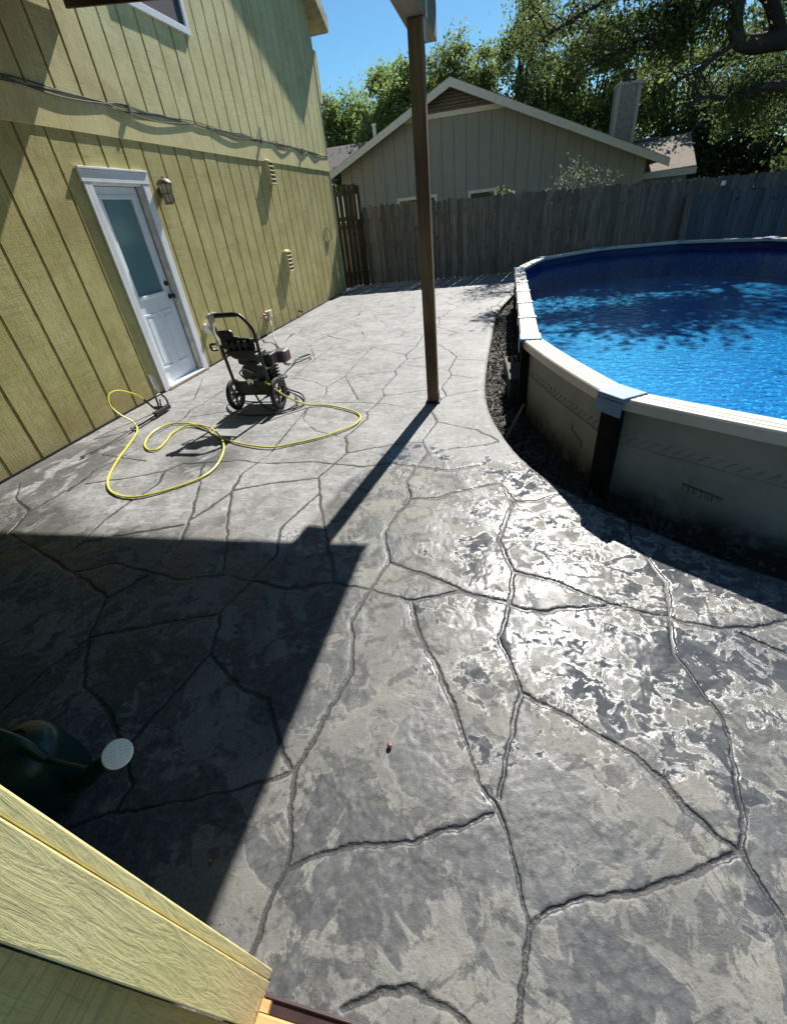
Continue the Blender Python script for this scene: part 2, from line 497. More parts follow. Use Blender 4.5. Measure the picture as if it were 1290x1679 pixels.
def nbr_siding():
    t = NT('neighbour_siding')
    x = t.sep(t.coord())
    fr = t.math('FRACT', t.math('MULTIPLY', x[0], 1/.405))
    groove = t.math('LESS_THAN', fr, .07)
    c = t.mix(t.noise(1.6, 5, .6), (.285,.285,.255), (.345,.34,.305))
    c = t.mix(t.step(t.noise(2.5, 4, .6, t.mapping((3, 1, .4))), .5, .75), c, (.26,.265,.24))
    c = t.mix(groove, c, (.19,.19,.17))
    return t.done(t.principled(c, .85, t.bump(t.math('SUBTRACT', t.noise(30, 4, .6), groove), .5, .01), spec=.2))
M['nbr'] = nbr_siding()
M['nbr_trim'] = simple('neighbour_trim', (.70,.68,.60), .7, .08)
M['nbr_vent'] = simple('gable_louvre', (.17,.15,.125), .8, .2)
M['nbr_glass'] = simple('window_glass', (.05,.05,.03), .1, .2)
M['nbr_vent_trim'] = simple('chimney_trim', (.42,.41,.37), .8, .1)
M['chim'] = simple('chimney_siding', (.26,.27,.23), .85, .2)

def glass_mat():
    t = NT('door_glass')
    c = t.mix(t.noise(1.2, 2, .5), (.10,.19,.215), (.14,.245,.265))
    return t.done(t.principled(c, .12, None, spec=.6))
M['glass'] = glass_mat()
M['screen'] = simple('window_screen', (.05,.04,.05), .6, .15, 60, .2)
M['lamp_glass'] = simple('lamp_glass', (.45,.40,.26), .25, .15)
M['lamp_metal'] = simple('lamp_metal', (.13,.11,.08), .5, .2)

# stamped concrete
def concrete_mat():
    t = NT('stamped_concrete')
    jd = t.attr('jd'); rel = t.attr('relief'); zone = t.attr('wetzone'); damp_shade = t.attr('damp_shade'); stain = t.attr('stain'); chip = t.attr('chip')
    jn = t.math('ADD', jd, t.math('MULTIPLY', t.math('SUBTRACT', t.noise(70, 4, .7), .5), 1.1))
    joint = t.math('SUBTRACT', 1.0, t.step(jn, .72, 1.08))
    big = t.noise(1.7, 6, .6, dist=.6)
    mid = t.noise(6.5, 7, .62, dist=.9)
    fine = t.noise(55, 5, .65)
    dry = t.mix(t.step(mid, .32, .68), (.165,.166,.167), (.25,.25,.25))
    dry = t.mix(t.math('MULTIPLY', t.step(big, .4, .66), .55), dry, (.31,.31,.308))
    dry = t.mix(t.math('MULTIPLY', t.step(t.noise(9, 7, .7, t.mapping((1, 2.2, 1)), 1.2), .52, .62), .6), dry, (.36,.36,.357))
    dry = t.mix(t.math('MULTIPLY', t.step(t.noise(12, 6, .7, None, 1.0), .55, .66), .5), dry, (.12,.121,.122))
    # colour of the sealed, wet slab and painted roof shade: mottled charcoal and tan grey
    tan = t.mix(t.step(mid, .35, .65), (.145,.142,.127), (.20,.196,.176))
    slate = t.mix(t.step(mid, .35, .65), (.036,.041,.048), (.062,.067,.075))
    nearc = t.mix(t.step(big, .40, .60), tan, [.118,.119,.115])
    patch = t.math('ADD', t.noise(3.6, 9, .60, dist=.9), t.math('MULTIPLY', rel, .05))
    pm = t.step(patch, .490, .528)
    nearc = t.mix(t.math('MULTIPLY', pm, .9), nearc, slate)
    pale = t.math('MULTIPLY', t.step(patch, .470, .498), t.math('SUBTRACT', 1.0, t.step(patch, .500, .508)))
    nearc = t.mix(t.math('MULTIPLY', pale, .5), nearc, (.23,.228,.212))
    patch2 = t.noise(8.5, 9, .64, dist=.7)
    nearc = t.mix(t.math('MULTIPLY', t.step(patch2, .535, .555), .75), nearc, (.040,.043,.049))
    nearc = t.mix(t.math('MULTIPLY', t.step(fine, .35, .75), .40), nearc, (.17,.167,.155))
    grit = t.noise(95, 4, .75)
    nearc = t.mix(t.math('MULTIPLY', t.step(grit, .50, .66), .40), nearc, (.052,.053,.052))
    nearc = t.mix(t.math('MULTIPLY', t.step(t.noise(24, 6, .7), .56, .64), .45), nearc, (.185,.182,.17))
    c = t.mix(damp_shade, dry, nearc)
    # standing film of water: in the low spots of the wet zone
    wn1 = t.math('ADD', t.math('MULTIPLY', t.noise(4.6, 8, .6, dist=.7), .42), t.math('MULTIPLY', t.noise(12.5, 8, .64, dist=.9), .58))
    wn1 = t.math('ADD', t.math('MULTIPLY', t.math('SUBTRACT', wn1, .5), 1.7), .5)
    wv = t.math('ADD', t.math('MULTIPLY', rel, -.06), wn1)
    wv = t.math('ADD', wv, t.math('MULTIPLY', t.math('SUBTRACT', zone, 1.0), .26))
    wet = t.step(wv, .500, .525)
    ring = t.math('MULTIPLY', t.step(wv, .445, .485), t.math('SUBTRACT', 1.0, t.step(wv, .500, .518)))
    ring = t.math('MULTIPLY', ring, t.step(t.noise(38, 4, .7), .30, .58))
    c = t.mix(t.math('MULTIPLY', wet, .58), c, (.055,.061,.072))
    c = t.mix(t.math('MULTIPLY', t.math('MULTIPLY', ring, zone), .75), c, (.36,.36,.357))
    st = t.math('MULTIPLY', stain, t.step(t.noise(3.6, 7, .6, t.mapping((1.4, .8, 1)), 1.0), .40, .50))
    c = t.mix(t.math('MULTIPLY', st, .8), c, (.052,.053,.050))
    c = t.mix(t.math('MULTIPLY', chip, t.step(t.noise(13, 4, .6), .42, .58, 0, .75)), c, (.045,.046,.048))
    c = t.mix(t.math('MULTIPLY', joint, t.mix(damp_shade, .85, .85)), c, (.030,.031,.034))
    c = t.mix(t.math('MULTIPLY', t.step(t.noise(120, 2, .5), .70, .74), .25), c, (.30,.30,.295))
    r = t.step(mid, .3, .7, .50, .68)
    r = t.mix(damp_shade, r, t.mix(pm, .62, .42))
    gl = t.step(t.noise(7.5, 8, .62, dist=1.0), .50, .56)
    r = t.mix(t.math('MULTIPLY', zone, t.math('MULTIPLY', gl, .8)), r, .46)
    r = t.mix(t.math('MULTIPLY', ring, zone), r, .26)
    r = t.mix(wet, r, t.step(t.noise(3, 4, .6), .4, .6, .10, .22))
    r = t.mix(t.math('MULTIPLY', joint, t.math('MULTIPLY', damp_shade, .7)), r, .42)
    sp = t.mix(damp_shade, .15, t.mix(pm, .26, .40))
    sp = t.mix(t.math('MULTIPLY', zone, .6), sp, .18)
    sp = t.mix(t.math('MULTIPLY', t.math('MULTIPLY', ring, zone), .8), sp, .5)
    hb = t.math('ADD', t.math('MULTIPLY', fine, .5), t.math('MULTIPLY', t.noise(170, 3, .65), .9))
    hb = t.math('ADD', hb, t.math('MULTIPLY', mid, .22))
    hb = t.math('ADD', hb, t.math('MULTIPLY', pm, -.30))
    hb = t.math('ADD', hb, t.math('MULTIPLY', joint, t.math('MULTIPLY', t.noise(110, 3, .7), 1.6)))
    s = t.math('MULTIPLY', t.math('SUBTRACT', 1.0, t.math('MULTIPLY', wet, .86)), t.mix(damp_shade, .30, t.mix(pm, .34, .15)))
    nb0 = t.bump(t.step(jn, .55, 1.25), .75, .006)
    nb = t.bump(hb, s, .006, nb0)
    return t.done(t.principled(c, r, nb, spec=sp))
M['concrete'] = concrete_mat()
M['concrete_edge'] = simple('concrete_edge', (.10,.10,.098), .9, .3, 20, .5)

def soil_mat():
    t = NT('soil')
    c = t.mix(t.noise(9, 7, .65), (.035,.028,.022), (.09,.075,.06))
    return t.done(t.principled(c, .95, t.bump(t.noise(40, 6, .7), .9, .02), spec=.1))
M['soil'] = soil_mat()
def turf_mat():
    t = NT('turf')
    c = t.mix(t.noise(.8, 7, .65), (.05,.055,.022), (.10,.09,.045))
    return t.done(t.principled(c, .95, t.bump(t.noise(30, 6, .7), .9, .03), spec=.1))
M['turf'] = turf_mat()
def mulch_mat():
    t = NT('mulch')
    c = t.mix(t.noise(18, 3, .6), (.018,.017,.017), (.075,.07,.066))
    return t.done(t.principled(c, .7, None, spec=.4))
M['mulch'] = mulch_mat()

# ------------------------------------------------------------------ ground and patio
POOL_X, POOL_R, PY0, PY1 = 6.375, 2.286, 3.93, 8.53       # pool: straight sides at POOL_X +- POOL_R
PIT_Z = -0.13

def rad(a):
    """radius of the pool at angle a: the ends are five nearly straight panels"""
    st = math.pi/5
    rel = (a % st) - st/2
    return POOL_R*.2 + .8*POOL_R*math.cos(st/2)/math.cos(rel)

def oval(r_off, n=30, z=0.0):
    p = []
    for i in range(n+1):
        a = math.pi + math.pi*i/n; r = rad(a) + r_off
        p.append((POOL_X + r*math.cos(a), PY0 + r*math.sin(a), z))
    for i in range(n+1):
        a = math.pi*i/n; r = rad(a) + r_off
        p.append((POOL_X + r*math.cos(a), PY1 + r*math.sin(a), z))
    return p

def sheet_with_hole(name, x0, y0, x1, y1, hole, z, material):
    bm = bmesh.new()
    o4 = [bm.verts.new((x, y, z)) for x, y in ((x0,y0),(x1,y0),(x1,y1),(x0,y1))]
    hv = [bm.verts.new((p[0], p[1], z)) for p in hole]
    es = [bm.edges.new((o4[i], o4[(i+1) % 4])) for i in range(4)]
    es += [bm.edges.new((hv[i], hv[(i+1) % len(hv)])) for i in range(len(hv))]
    bmesh.ops.triangle_fill(bm, use_beauty=True, use_dissolve=False, edges=es)
    bmesh.ops.recalc_face_normals(bm, faces=bm.faces)
    me = bpy.data.meshes.new(name); bm.to_mesh(me); bm.free()
    o = bpy.data.objects.new(name, me); COL.objects.link(o); me.materials.append(material)
    return o
tag(sheet_with_hole('ground', -3, -6, 30, 13.2, oval(-.02), PIT_Z, M['soil']), kind='structure')
mb = MB(); mb.add([(-250,13.2,-.75),(250,13.2,-.75),(250,400,-.75),(-250,400,-.75)], [(0,1,2,3)])
mb.add([(-250,13.2,-.75),(250,13.2,-.75),(250,13.2,PIT_Z),(-250,13.2,PIT_Z)], [(3,2,1,0)])
mb.add([(30,-250,PIT_Z-.01),(250,-250,PIT_Z-.01),(250,13.2,PIT_Z-.01),(30,13.2,PIT_Z-.01)], [(0,1,2,3)])
mb.add([(-250,-250,PIT_Z-.01),(-3,-250,PIT_Z-.01),(-3,13.2,PIT_Z-.01),(-250,13.2,PIT_Z-.01)], [(0,1,2,3)])
mb.add([(-3,-250,PIT_Z-.01),(30,-250,PIT_Z-.01),(30,-6,PIT_Z-.01),(-3,-6,PIT_Z-.01)], [(0,1,2,3)])
tag(mb.build('lawn', M['turf']), kind='structure')

EDGE = [(4.25,10.2),(4.06,9.6),(3.95,9.05),(3.82,8.3),(3.755,7.5),(3.73,6.3),(3.715,5.2),(3.725,4.3),(3.78,3.75),(3.875,3.32),(4.02,2.88),(4.24,2.50),(4.58,2.14),(5.0,1.80),(5.5,1.58),(6.2,1.46),(7.6,1.5)]
EDGE = [(p.x, p.y) for p in catmull([Vector((a,b,0)) for a,b in EDGE], [0]*len(EDGE), 8)[0]]
EDGE_FAR = [(4.25,10.2),(4.55,10.75),(5.1,11.2),(5.9,11.45),(7.6,11.5)]
EDGE_FAR = [(p.x, p.y) for p in catmull([Vector((a,b,0)) for a,b in EDGE_FAR], [0]*len(EDGE_FAR), 8)[0]]
PITLINE = EDGE_FAR[::-1] + EDGE[1:]          # runs from far right round the left to near right

def build_patio():
    xs = np.concatenate([np.arange(.015, 2.3, .009), np.arange(2.3, 5.3, .0046), np.arange(5.3, 7.4, .010)])
    ys = [-.9]
    while ys[-1] < 12.75: ys.append(ys[-1] + max(.0046, .0042 + .0023*ys[-1]))
    ys = np.array(ys); ys[-1] = 12.75
    nx, ny = len(xs), len(ys)
    X, Y = np.meshgrid(xs, ys, indexing='ij')
    # joint distance
    wx = X + .012*fbm(X*9, Y*9, 5, 31, .62); wy = Y + .012*fbm(X*9, Y*9, 5, 57, .62)
    D = np.full(X.shape, 9.0, np.float64)
    def seg(a, b):
        rr = .14
        i0, i1 = np.searchsorted(xs, [min(a[0],b[0])-rr, max(a[0],b[0])+rr])
        j0, j1 = np.searchsorted(ys, [min(a[1],b[1])-rr, max(a[1],b[1])+rr])
        if i1 <= i0 or j1 <= j0: return
        sx, sy = wx[i0:i1, j0:j1], wy[i0:i1, j0:j1]
        dx, dy = b[0]-a[0], b[1]-a[1]; L = dx*dx+dy*dy + 1e-9
        tt = np.clip(((sx-a[0])*dx + (sy-a[1])*dy)/L, 0, 1)
        d = np.hypot(sx-a[0]-tt*dx, sy-a[1]-tt*dy)
        D[i0:i1, j0:j1] = np.minimum(D[i0:i1, j0:j1], d)
    for pl in JOINTS:
        for a, b in zip(pl[:-1], pl[1:]): seg(a, b)
    # far part of the slab: same kind of irregular flagstone pattern
    rs = np.random.RandomState(5)
    pts = []
    for i in range(14):
        for j in range(13):
            pts.append((-.4 + i*.62 + rs.uniform(-.25,.25), 6.2 + j*.62 + rs.uniform(-.25,.25)))
    pts = np.array(pts)
    j0 = np.searchsorted(ys, 6.55)
    sx, sy = wx[:, j0:], wy[:, j0:]
    F1 = np.full(sx.shape, 9.0); F2 = np.full(sx.shape, 9.0)
    for p in pts:
        d = np.hypot(sx-p[0], sy-p[1])
        F2 = np.minimum(np.maximum(F1, d), F2); F1 = np.minimum(F1, d)
    D[:, j0:] = np.minimum(D[:, j0:], (F2-F1)*.55)
    wid = .0098 + .008*fbm(X*2.2, Y*2.2, 3, 77)
    wid = np.clip(wid, .0045, .0135) * (1 - .22*sstep(Y, 1.8, 3.5)) * (.66 + .34*sstep(Y, .25, 1.1))
    joint = 1 - sstep(D, wid*.72, wid*1.15)
    should = 1 - sstep(D, wid, wid + .028)
    # slate texture: chipped, terraced relief
    lx = X + .10*fbm(X*3, Y*3, 3, 11); ly = Y + .10*fbm(X*3, Y*3, 3, 23)
    base = fbm(lx*2.3, ly*2.3, 5, 3, .52)
    q = base*5.0
    fl = np.floor(q); fr = q - fl
    terr = (fl + sstep(fr, .88, .985)) / 5.0
    fine = fbm(X*22, Y*22, 4, 41, .6)
    h = .0038*terr + .0006*base + .0010*fine
    H = h*(1 - .75*joint) - (.0048 - .0024*sstep(Y, 2.2, 4.5))*joint*(.7+.6*fbm(X*5, Y*5, 2, 8)) - .0006*should
    H = H - .006
    # zones
    cx, cy = 4.15, 1.75
    z1 = np.exp(-(((X-4.25)/.75)**2 + ((Y-2.15)/1.0)**2)**1.5)
    z2 = .80*np.exp(-(((X-4.6)/1.0)**2 + ((Y-1.2)/.75)**2)**1.5)
    z3 = .70*np.exp(-(((X-3.2)/.35)**2 + ((Y-2.9)/.45)**2)**1.5) + .8*np.exp(-(((X-2.8)/.5)**2 + ((Y-1.80)/.16)**2)**1.5)
    zone = np.clip(z1 + z2 + z3, 0, 1)
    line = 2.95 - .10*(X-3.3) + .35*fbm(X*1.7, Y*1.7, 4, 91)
    line = line - 1.20*sstep(3.05-X, 0, .35)  # left of the post the wet colour ends at the roof's shadow, painting shade in
    damp_shade = 1 - sstep(Y, line-.16, line+.12)
    stain = np.exp(-(((X-.35)/.55)**2 + ((Y-2.5)/.75)**2)**2) + np.exp(-(((X-1.6)/.35)**2 + ((Y-2.7)/.30)**2)**2) \
        + np.exp(-(((X-.9)/.30)**2 + ((Y-1.75)/.28)**2)**2) + .6*np.exp(-(((X-2.35)/.18)**2 + ((Y-3.0)/.14)**2)**2)
    # cut out the pool pit
    poly = np.array(PITLINE + [(9, 1.5), (9, 11.5)])
    inside = np.zeros(X.shape, bool)
    n = len(poly)
    for i in range(n):
        x1_, y1_ = poly[i]; x2_, y2_ = poly[(i+1) % n]
        if abs(y2_-y1_) < 1e-9: continue
        cond = ((y1_ > Y) != (y2_ > Y)) & (X < (x2_-x1_)*(Y-y1_)/(y2_-y1_) + x1_)
        inside ^= cond
    PX, PYY = X.copy(), Y.copy()
    pl = np.array(PITLINE)
    dd = np.full(X.shape, 9.0)
    for i in range(len(pl)-1):
        a, b = pl[i], pl[i+1]
        i0, i1 = np.searchsorted(xs, [min(a[0],b[0])-.06, max(a[0],b[0])+.06]); k0, k1 = np.searchsorted(ys, [min(a[1],b[1])-.06, max(a[1],b[1])+.06])
        if i1 <= i0 or k1 <= k0: continue
        dx, dy = b-a; L = dx*dx+dy*dy+1e-12
        sx, sy = X[i0:i1,k0:k1], Y[i0:i1,k0:k1]
        tt = np.clip(((sx-a[0])*dx+(sy-a[1])*dy)/L, 0, 1)
        qx, qy = a[0]+tt*dx, a[1]+tt*dy
        d = np.hypot(sx-qx, sy-qy)
        m = d < dd[i0:i1,k0:k1]
        dd[i0:i1,k0:k1][m] = d[m]
        ins = inside[i0:i1,k0:k1] & m
        PX[i0:i1,k0:k1][ins] = qx[ins]; PYY[i0:i1,k0:k1][ins] = qy[ins]
    H = H - .02*np.exp(-dd/.02)                         # rounded, tooled edge
    drop = inside & (dd > .045)
    idx = np.arange(nx*ny).reshape(nx, ny)
    A, B, Cc, Dd = idx[:-1,:-1], idx[1:,:-1], idx[1:,1:], idx[:-1,1:]
    allin = inside[:-1,:-1] & inside[1:,:-1] & inside[1:,1:] & inside[:-1,1:]
    faces = np.stack([A, B, Cc, Dd], -1)[~allin].reshape(-1, 4)
    used, inv = np.unique(faces.ravel(), return_inverse=True)
    co = np.stack([PX.ravel()[used], PYY.ravel()[used], H.ravel()[used]], -1)
    me = bpy.data.meshes.new('patio')
    me.vertices.add(len(co)); me.vertices.foreach_set('co', co.astype(np.float32).ravel())
    me.loops.add(len(inv)); me.loops.foreach_set('vertex_index', inv.astype(np.int32))
    me.polygons.add(len(faces)); me.polygons.foreach_set('loop_start', np.arange(0, len(inv), 4, dtype=np.int32))
    me.update(calc_edges=True)
    me.shade_smooth()
    for nm, arr in (('jd', np.clip(D/wid, 0, 3)), ('relief', np.clip(terr*1.2, -1, 1)), ('wetzone', zone), ('damp_shade', damp_shade), ('stain', np.clip(stain, 0, 1)), ('chip', np.exp(-((fr-.935)/.035)**2))):
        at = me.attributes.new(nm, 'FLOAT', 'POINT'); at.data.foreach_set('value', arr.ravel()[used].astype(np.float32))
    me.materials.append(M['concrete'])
    o = bpy.data.objects.new('patio', me); COL.objects.link(o)
    return tag(o, kind='structure')
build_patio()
mb = MB()
n = len(PITLINE)
vs = [(x, y, -.024) for x, y in PITLINE] + [(x, y, PIT_Z-.02) for x, y in PITLINE]
mb.add(vs, [(i, i+1, n+i+1, n+i) for i in range(n-1)])
tag(mb.build('patio_edge', M['concrete_edge'], smooth=True), kind='structure')

# ------------------------------------------------------------------ the house on the left
FAR = 11.70
RAKE = lambda y: 4.60 + (12.14 - y)*0.5            # underside of the gable overhang
house = thing('house', 'two storey yellow green timber sided house with a white back door', 'house', (0, 6, 0))
lo, up, gr = MB(), MB(), MB()
DY0, DY1, DZ = 4.44, 5.30, 2.06                    # door opening in the siding
k = -14
while True:
    a = 4.22 + .3048*k + .0145; b = a + .3048 - .029; k += 1
    if b < .2: continue
    if a > FAR: break
    b = min(b, FAR)
    parts = [(a, b, .012)]
    if b > DY0 and a < DY1:
        parts = []
        if a < DY0: parts.append((a, DY0, .012))
        if b > DY1: parts.append((DY1, b, .012))
        parts.append((max(a, DY0), min(b, DY1), DZ))
    jx = rnd.uniform(-.0015, .0015)
    for (p, q, z0) in parts:
        lo.box((-.02, p, z0), (jx, q, 2.392))
    up.prism([(-.02, a, 2.635), (-.02, b, 2.635), (-.02, b, RAKE(b)), (-.02, a, RAKE(a))], (.024 + jx, 0, 0))
gr.box((-.05, .2, .01), (-.009, DY0, 2.4)); gr.box((-.05, DY1, .01), (-.009, FAR, 2.4)); gr.box((-.05, DY0, DZ), (-.009, DY1, 2.4))
gr.prism([(-.05, .2, 2.4), (-.05, FAR, 2.4), (-.05, FAR, RAKE(FAR)), (-.05, .2, RAKE(.2))], (.043, 0, 0))
gr.box((-9, FAR-.03, 0), (-.05, FAR, 4.7)); gr.box((-9, .2, 0), (-.05, .25, 10))
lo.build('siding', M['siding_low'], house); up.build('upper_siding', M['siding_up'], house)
gr.build('wall', M['groove'], house)
mb = MB()
for p, q in ((.2, 3.3), (3.304, 6.95), (6.954, 9.4), (9.404, FAR)):
    mb.box((.0032, p, 2.375), (.013, q, 2.645))
mb.build('belly_band', M['band'], house, bevel=.003)
MB().box((-.07, FAR+.002, .01), (.012, FAR+.03, 4.62)).build('corner_trim', M['fascia'], house, bevel=.003)
MB().box((-.3, FAR+.03, 3.52), (.01, FAR+.22, 4.30)).build('side_trim', M['siding_up'], house)
mb = MB(); mb.box((-.01, .2, -.02), (.006, 4.40, .012)); mb.box((-.01, 5.34, -.02), (.006, FAR, .012)); mb.build('sill_plate', M['rubber'], house)
# roof: eave at the far end, rising towards the camera
mb = MB()
mb.prism([(-9, 12.14, 4.62), (-9, 4.0, 8.69), (-9, -4.2, 4.60), (-9, -4.2, 4.76), (-9, 4.0, 8.86), (-9, 12.18, 4.77)], (9.23, 0, 0))
roof = mb.build('roof', M['soffit'], house)
mb = MB()
mb.prism([(.232, 12.15, 4.585), (.232, 4.0, 8.66), (.232, 4.0, 8.88), (.232, 12.20, 4.79)], (.022, 0, 0))
mb.box((-9, 12.142, 4.58), (.231, 12.165, 4.765))
mb.build('fascia', M['fascia'], roof)
# upstairs window
win = MB()
for a, b in (((.005, 5.80, 3.50), (.035, 7.06, 3.565)), ((.005, 6.99, 3.567), (.035, 7.06, 4.8)), ((.005, 5.80, 3.567), (.035, 5.87, 4.8)), ((.005, 5.80, 4.802), (.035, 7.06, 4.87))): win.box(a, b)
wf = win.build('window', M['white'], house, bevel=.003)
MB().box((.006, 5.87, 3.567), (.014, 6.99, 4.8)).build('pane', M['screen'], wf)
# back door
dr = MB()
dr.box((-.13, 4.445, .0), (.024, 4.50, 2.0)); dr.box((.001, 4.40, .0), (.024, 4.443, 2.0))
dr.box((.001, 5.235, .0), (.024, 5.335, 2.0))
dr.box((.001, 4.385, 2.002), (.028, 5.35, 2.10)); dr.box((.001, 4.38, 2.102), (.04, 5.355, 2.12)); dr.box((-.13, 4.50, 1.985), (.0, 5.235, 2.05))
door_fr = dr.build('door_frame', M['white'], house, bevel=.003)
MB().box((-.13, 5.212, .0), (-.0, 5.234, 1.984)).build('jamb', M['jamb'], door_fr)
MB().box((-.14, 4.502, .010), (.035, 5.232, .030)).build('threshold', M['white'], house, bevel=.003)
MB().box((-.14, 4.46, -.03), (.050, 5.30, .009)).build('threshold_riser', M['threshold'], house, bevel=.003)
MB().box((-.105, 5.2055, .031), (-.06, 5.2115, 1.984)).build('weather_strip', M['rubber'], house)
mb = MB(); X0, X1 = -.105, -.065
GY0, GY1, GZ0, GZ1 = 4.635, 5.085, .985, 1.875
mb.box((X0, 4.505, .032), (X1, 4.615, 1.98)); mb.box((X0, 5.105, .032), (X1, 5.205, 1.98))
mb.box((X0, 4.615, 1.895), (X1, 5.105, 1.98)); mb.box((X0, 4.615, .032), (X1, 5.105, .965))
door = mb.build('door', M['door_white'], house, bevel=.002)
mb = MB()
mb.box((X0, 4.600, .95), (X1+.014, GY0, 1.91)); mb.box((X0, GY1, .95), (X1+.014, 5.12, 1.91))
mb.box((X0, GY0, GZ1), (X1+.014, GY1, 1.91)); mb.box((X0, GY0, .95), (X1+.014, GY1, GZ0))
mb.build('glass_frame', M['door_white'], door, bevel=.006)
MB().box((X0+.01, GY0, GZ0), (X1-.012, GY1, GZ1)).build('glass', M['glass'], door)
for y0, y1 in ((4.60, 4.82), (4.89, 5.11)):
    mb = MB()
    z0, z1, w = .20, .80, .022
    mb.box((X1, y0, z0), (X1+.008, y0+w, z1)); mb.box((X1, y1-w, z0), (X1+.008, y1, z1))
    mb.box((X1, y0+w, z0), (X1+.008, y1-w, z0+w)); mb.box((X1, y0+w, z1-w), (X1+.008, y1-w, z1))
    mb.box((X1, y0+.055, z0+.055), (X1+.007, y1-.055, z1-.055))
    mb.build('panel', M['door_white'], door, bevel=.004)
mb = MB(); mb.lathe([(.03,0),(.03,.008),(.012,.014),(.012,.035),(.026,.045),(.028,.06),(.02,.072),(.004,.075)], (X1, 5.158, .915), (1,0,0), 20); mb.build('knob', M['black'], door, smooth=True)
mb = MB(); mb.lathe([(.028,0),(.028,.012),(.016,.02),(.004,.021)], (X1, 5.158, 1.055), (1,0,0), 20).box((X1+.02, 5.150, 1.035), (X1+.03, 5.166, 1.075)); mb.build('deadbolt', M['black'], door, smooth=True)
# louvred dryer vents
for (y0, z0, z1) in ((8.42, 2.07, 2.385), (8.43, .79, 1.115)):
    mb = MB(); y1 = y0 + .20
    mb.box((.0, y0, z0), (.012, y1, z1)); mb.box((.012, y0, z0), (.085, y0+.012, z1)); mb.box((.012, y1-.012, z0), (.085, y1, z1)); mb.box((.012, y0+.012, z1-.012), (.085, y1-.012, z1))
    v = mb.build('wall_vent', M['vent'], house)
    mb = MB(); nl = 6
    for i in range(nl):
        z = z0 + (z1-z0-.03)*i/(nl-1) + .004
        mb.prism([(.088, y0+.012, z), (.088, y0+.012, z+.014), (.03, y0+.012, z+.042), (.03, y0+.012, z+.028)], (0, .176, 0))
    mb.build('louvre', M['vent'], v)
# bleached and rotten spots of the siding
mb = MB()
for (y, z, a, b) in ((4.30, .12, .035, .10), (4.32, .06, .03, .05), (4.27, .20, .018, .05)):
    mb.lathe([(.001,0),(1,.0)], (0,0,0), (1,0,0), 12, False)
    for v_i in range(len(mb.v)-24, len(mb.v)):
        x_, y_, z_ = mb.v[v_i]; s_ = .75 + .5*rnd.random()
        mb.v[v_i] = (.0035 + .001*rnd.random(), y + y_*a*s_, z + z_*b*s_)
mb.build('bare_patch', M['bleached'], house)

# things on the house wall
lamp = thing('wall_lamp', 'small bronze lantern with ribbed amber glass fixed beside the white door', 'lamp', (0, 5.51, 1.9))
mb = MB(); mb.lathe([(.05,0),(.05,.012),(.02,.02),(.02,.06)], (0, 5.51, 1.93), (1,0,0), 18).box((.03, 5.50, 1.975), (.10, 5.52, 1.99)); mb.build('bracket', M['lamp_metal'], lamp, smooth=True)
mb = MB(); mb.lathe([(.085,0),(.083,.012),(.05,.045),(.012,.055),(.012,.07),(.004,.075)], (.095, 5.51, 2.0), (0,0,1), 20); mb.build('cap', M['lamp_metal'], lamp, smooth=True)
mb = MB(); mb.lathe([(.045,-.175),(.068,0)], (.095, 5.51, 1.998), (0,0,1), 18); mb.build('lamp_glass', M['lamp_glass'], lamp, smooth=True)
mb = MB()
for i in range(8):
    a = 2*math.pi*i/8
    mb.tube([(.095+.071*math.cos(a), 5.51+.071*math.sin(a), 2.0), (.095+.048*math.cos(a), 5.51+.048*math.sin(a), 1.82)], .0045, 5)
for r_, z_ in ((.05, 1.82), (.061, 1.91)):
    mb.tube([(.095+r_*math.cos(a), 5.51+r_*math.sin(a), z_) for a in np.linspace(0, 2*math.pi, 21)], .005, 5)
mb.build('cage', M['lamp_metal'], lamp, smooth=True)

def wire(zs, x, seed, r):
    q = random.Random(seed); P = []
    y = .3
    while y < FAR+.02:
        P.append((x + q.uniform(-.001, .004), y, zs + q.uniform(-.018, .012))); y += q.uniform(.25, .5)
    P.append((x, FAR+.01, zs))
    return P
cb = thing('cable_bundle', 'bundle of dark cables strung loosely along the belly band of the yellow house', 'cable', (.03, 6, 2.64))
for i, (z, x, r_) in enumerate(((2.654, .010, .0055), (2.641, .0185, .0045), (2.631, .018, .004))):
    MB().tube(wire(z, x, i+3, r_), r_, 6, 5).build('cable', M['hose_dark'] if i != 1 else M['dark_metal'], cb, smooth=True)
mb = MB()
for (y0, y1, sag) in ((4.0, 5.2, .035), (5.0, 6.6, .06), (6.9, 8.3, .05), (8.9, 9.7, .07), (9.9, 10.5, .06), (10.6, 11.3, .05)):
    mb.tube([(.020, y0, 2.645), (.025, y0*.7+y1*.3, 2.64-sag*.8), (.027, (y0+y1)/2, 2.64-sag), (.025, y0*.3+y1*.7, 2.64-sag*.7), (.020, y1, 2.64)], .006, 6, 5)
mb.build('slack_cable', M['hose_dark'], cb, smooth=True)
for y in (5.4, 8.45, 10.2): MB().box((.022, y-.01, 2.60), (.055, y+.01, 2.67)).build('cable_clip', M['alu'], cb)
mb = MB(); mb.tube([(.02, 8.47, 2.66), (.022, 8.49, 2.76), (.018, 8.50, 2.80)], .006, 6); mb.build('cable_end', M['hose_dark'], cb)

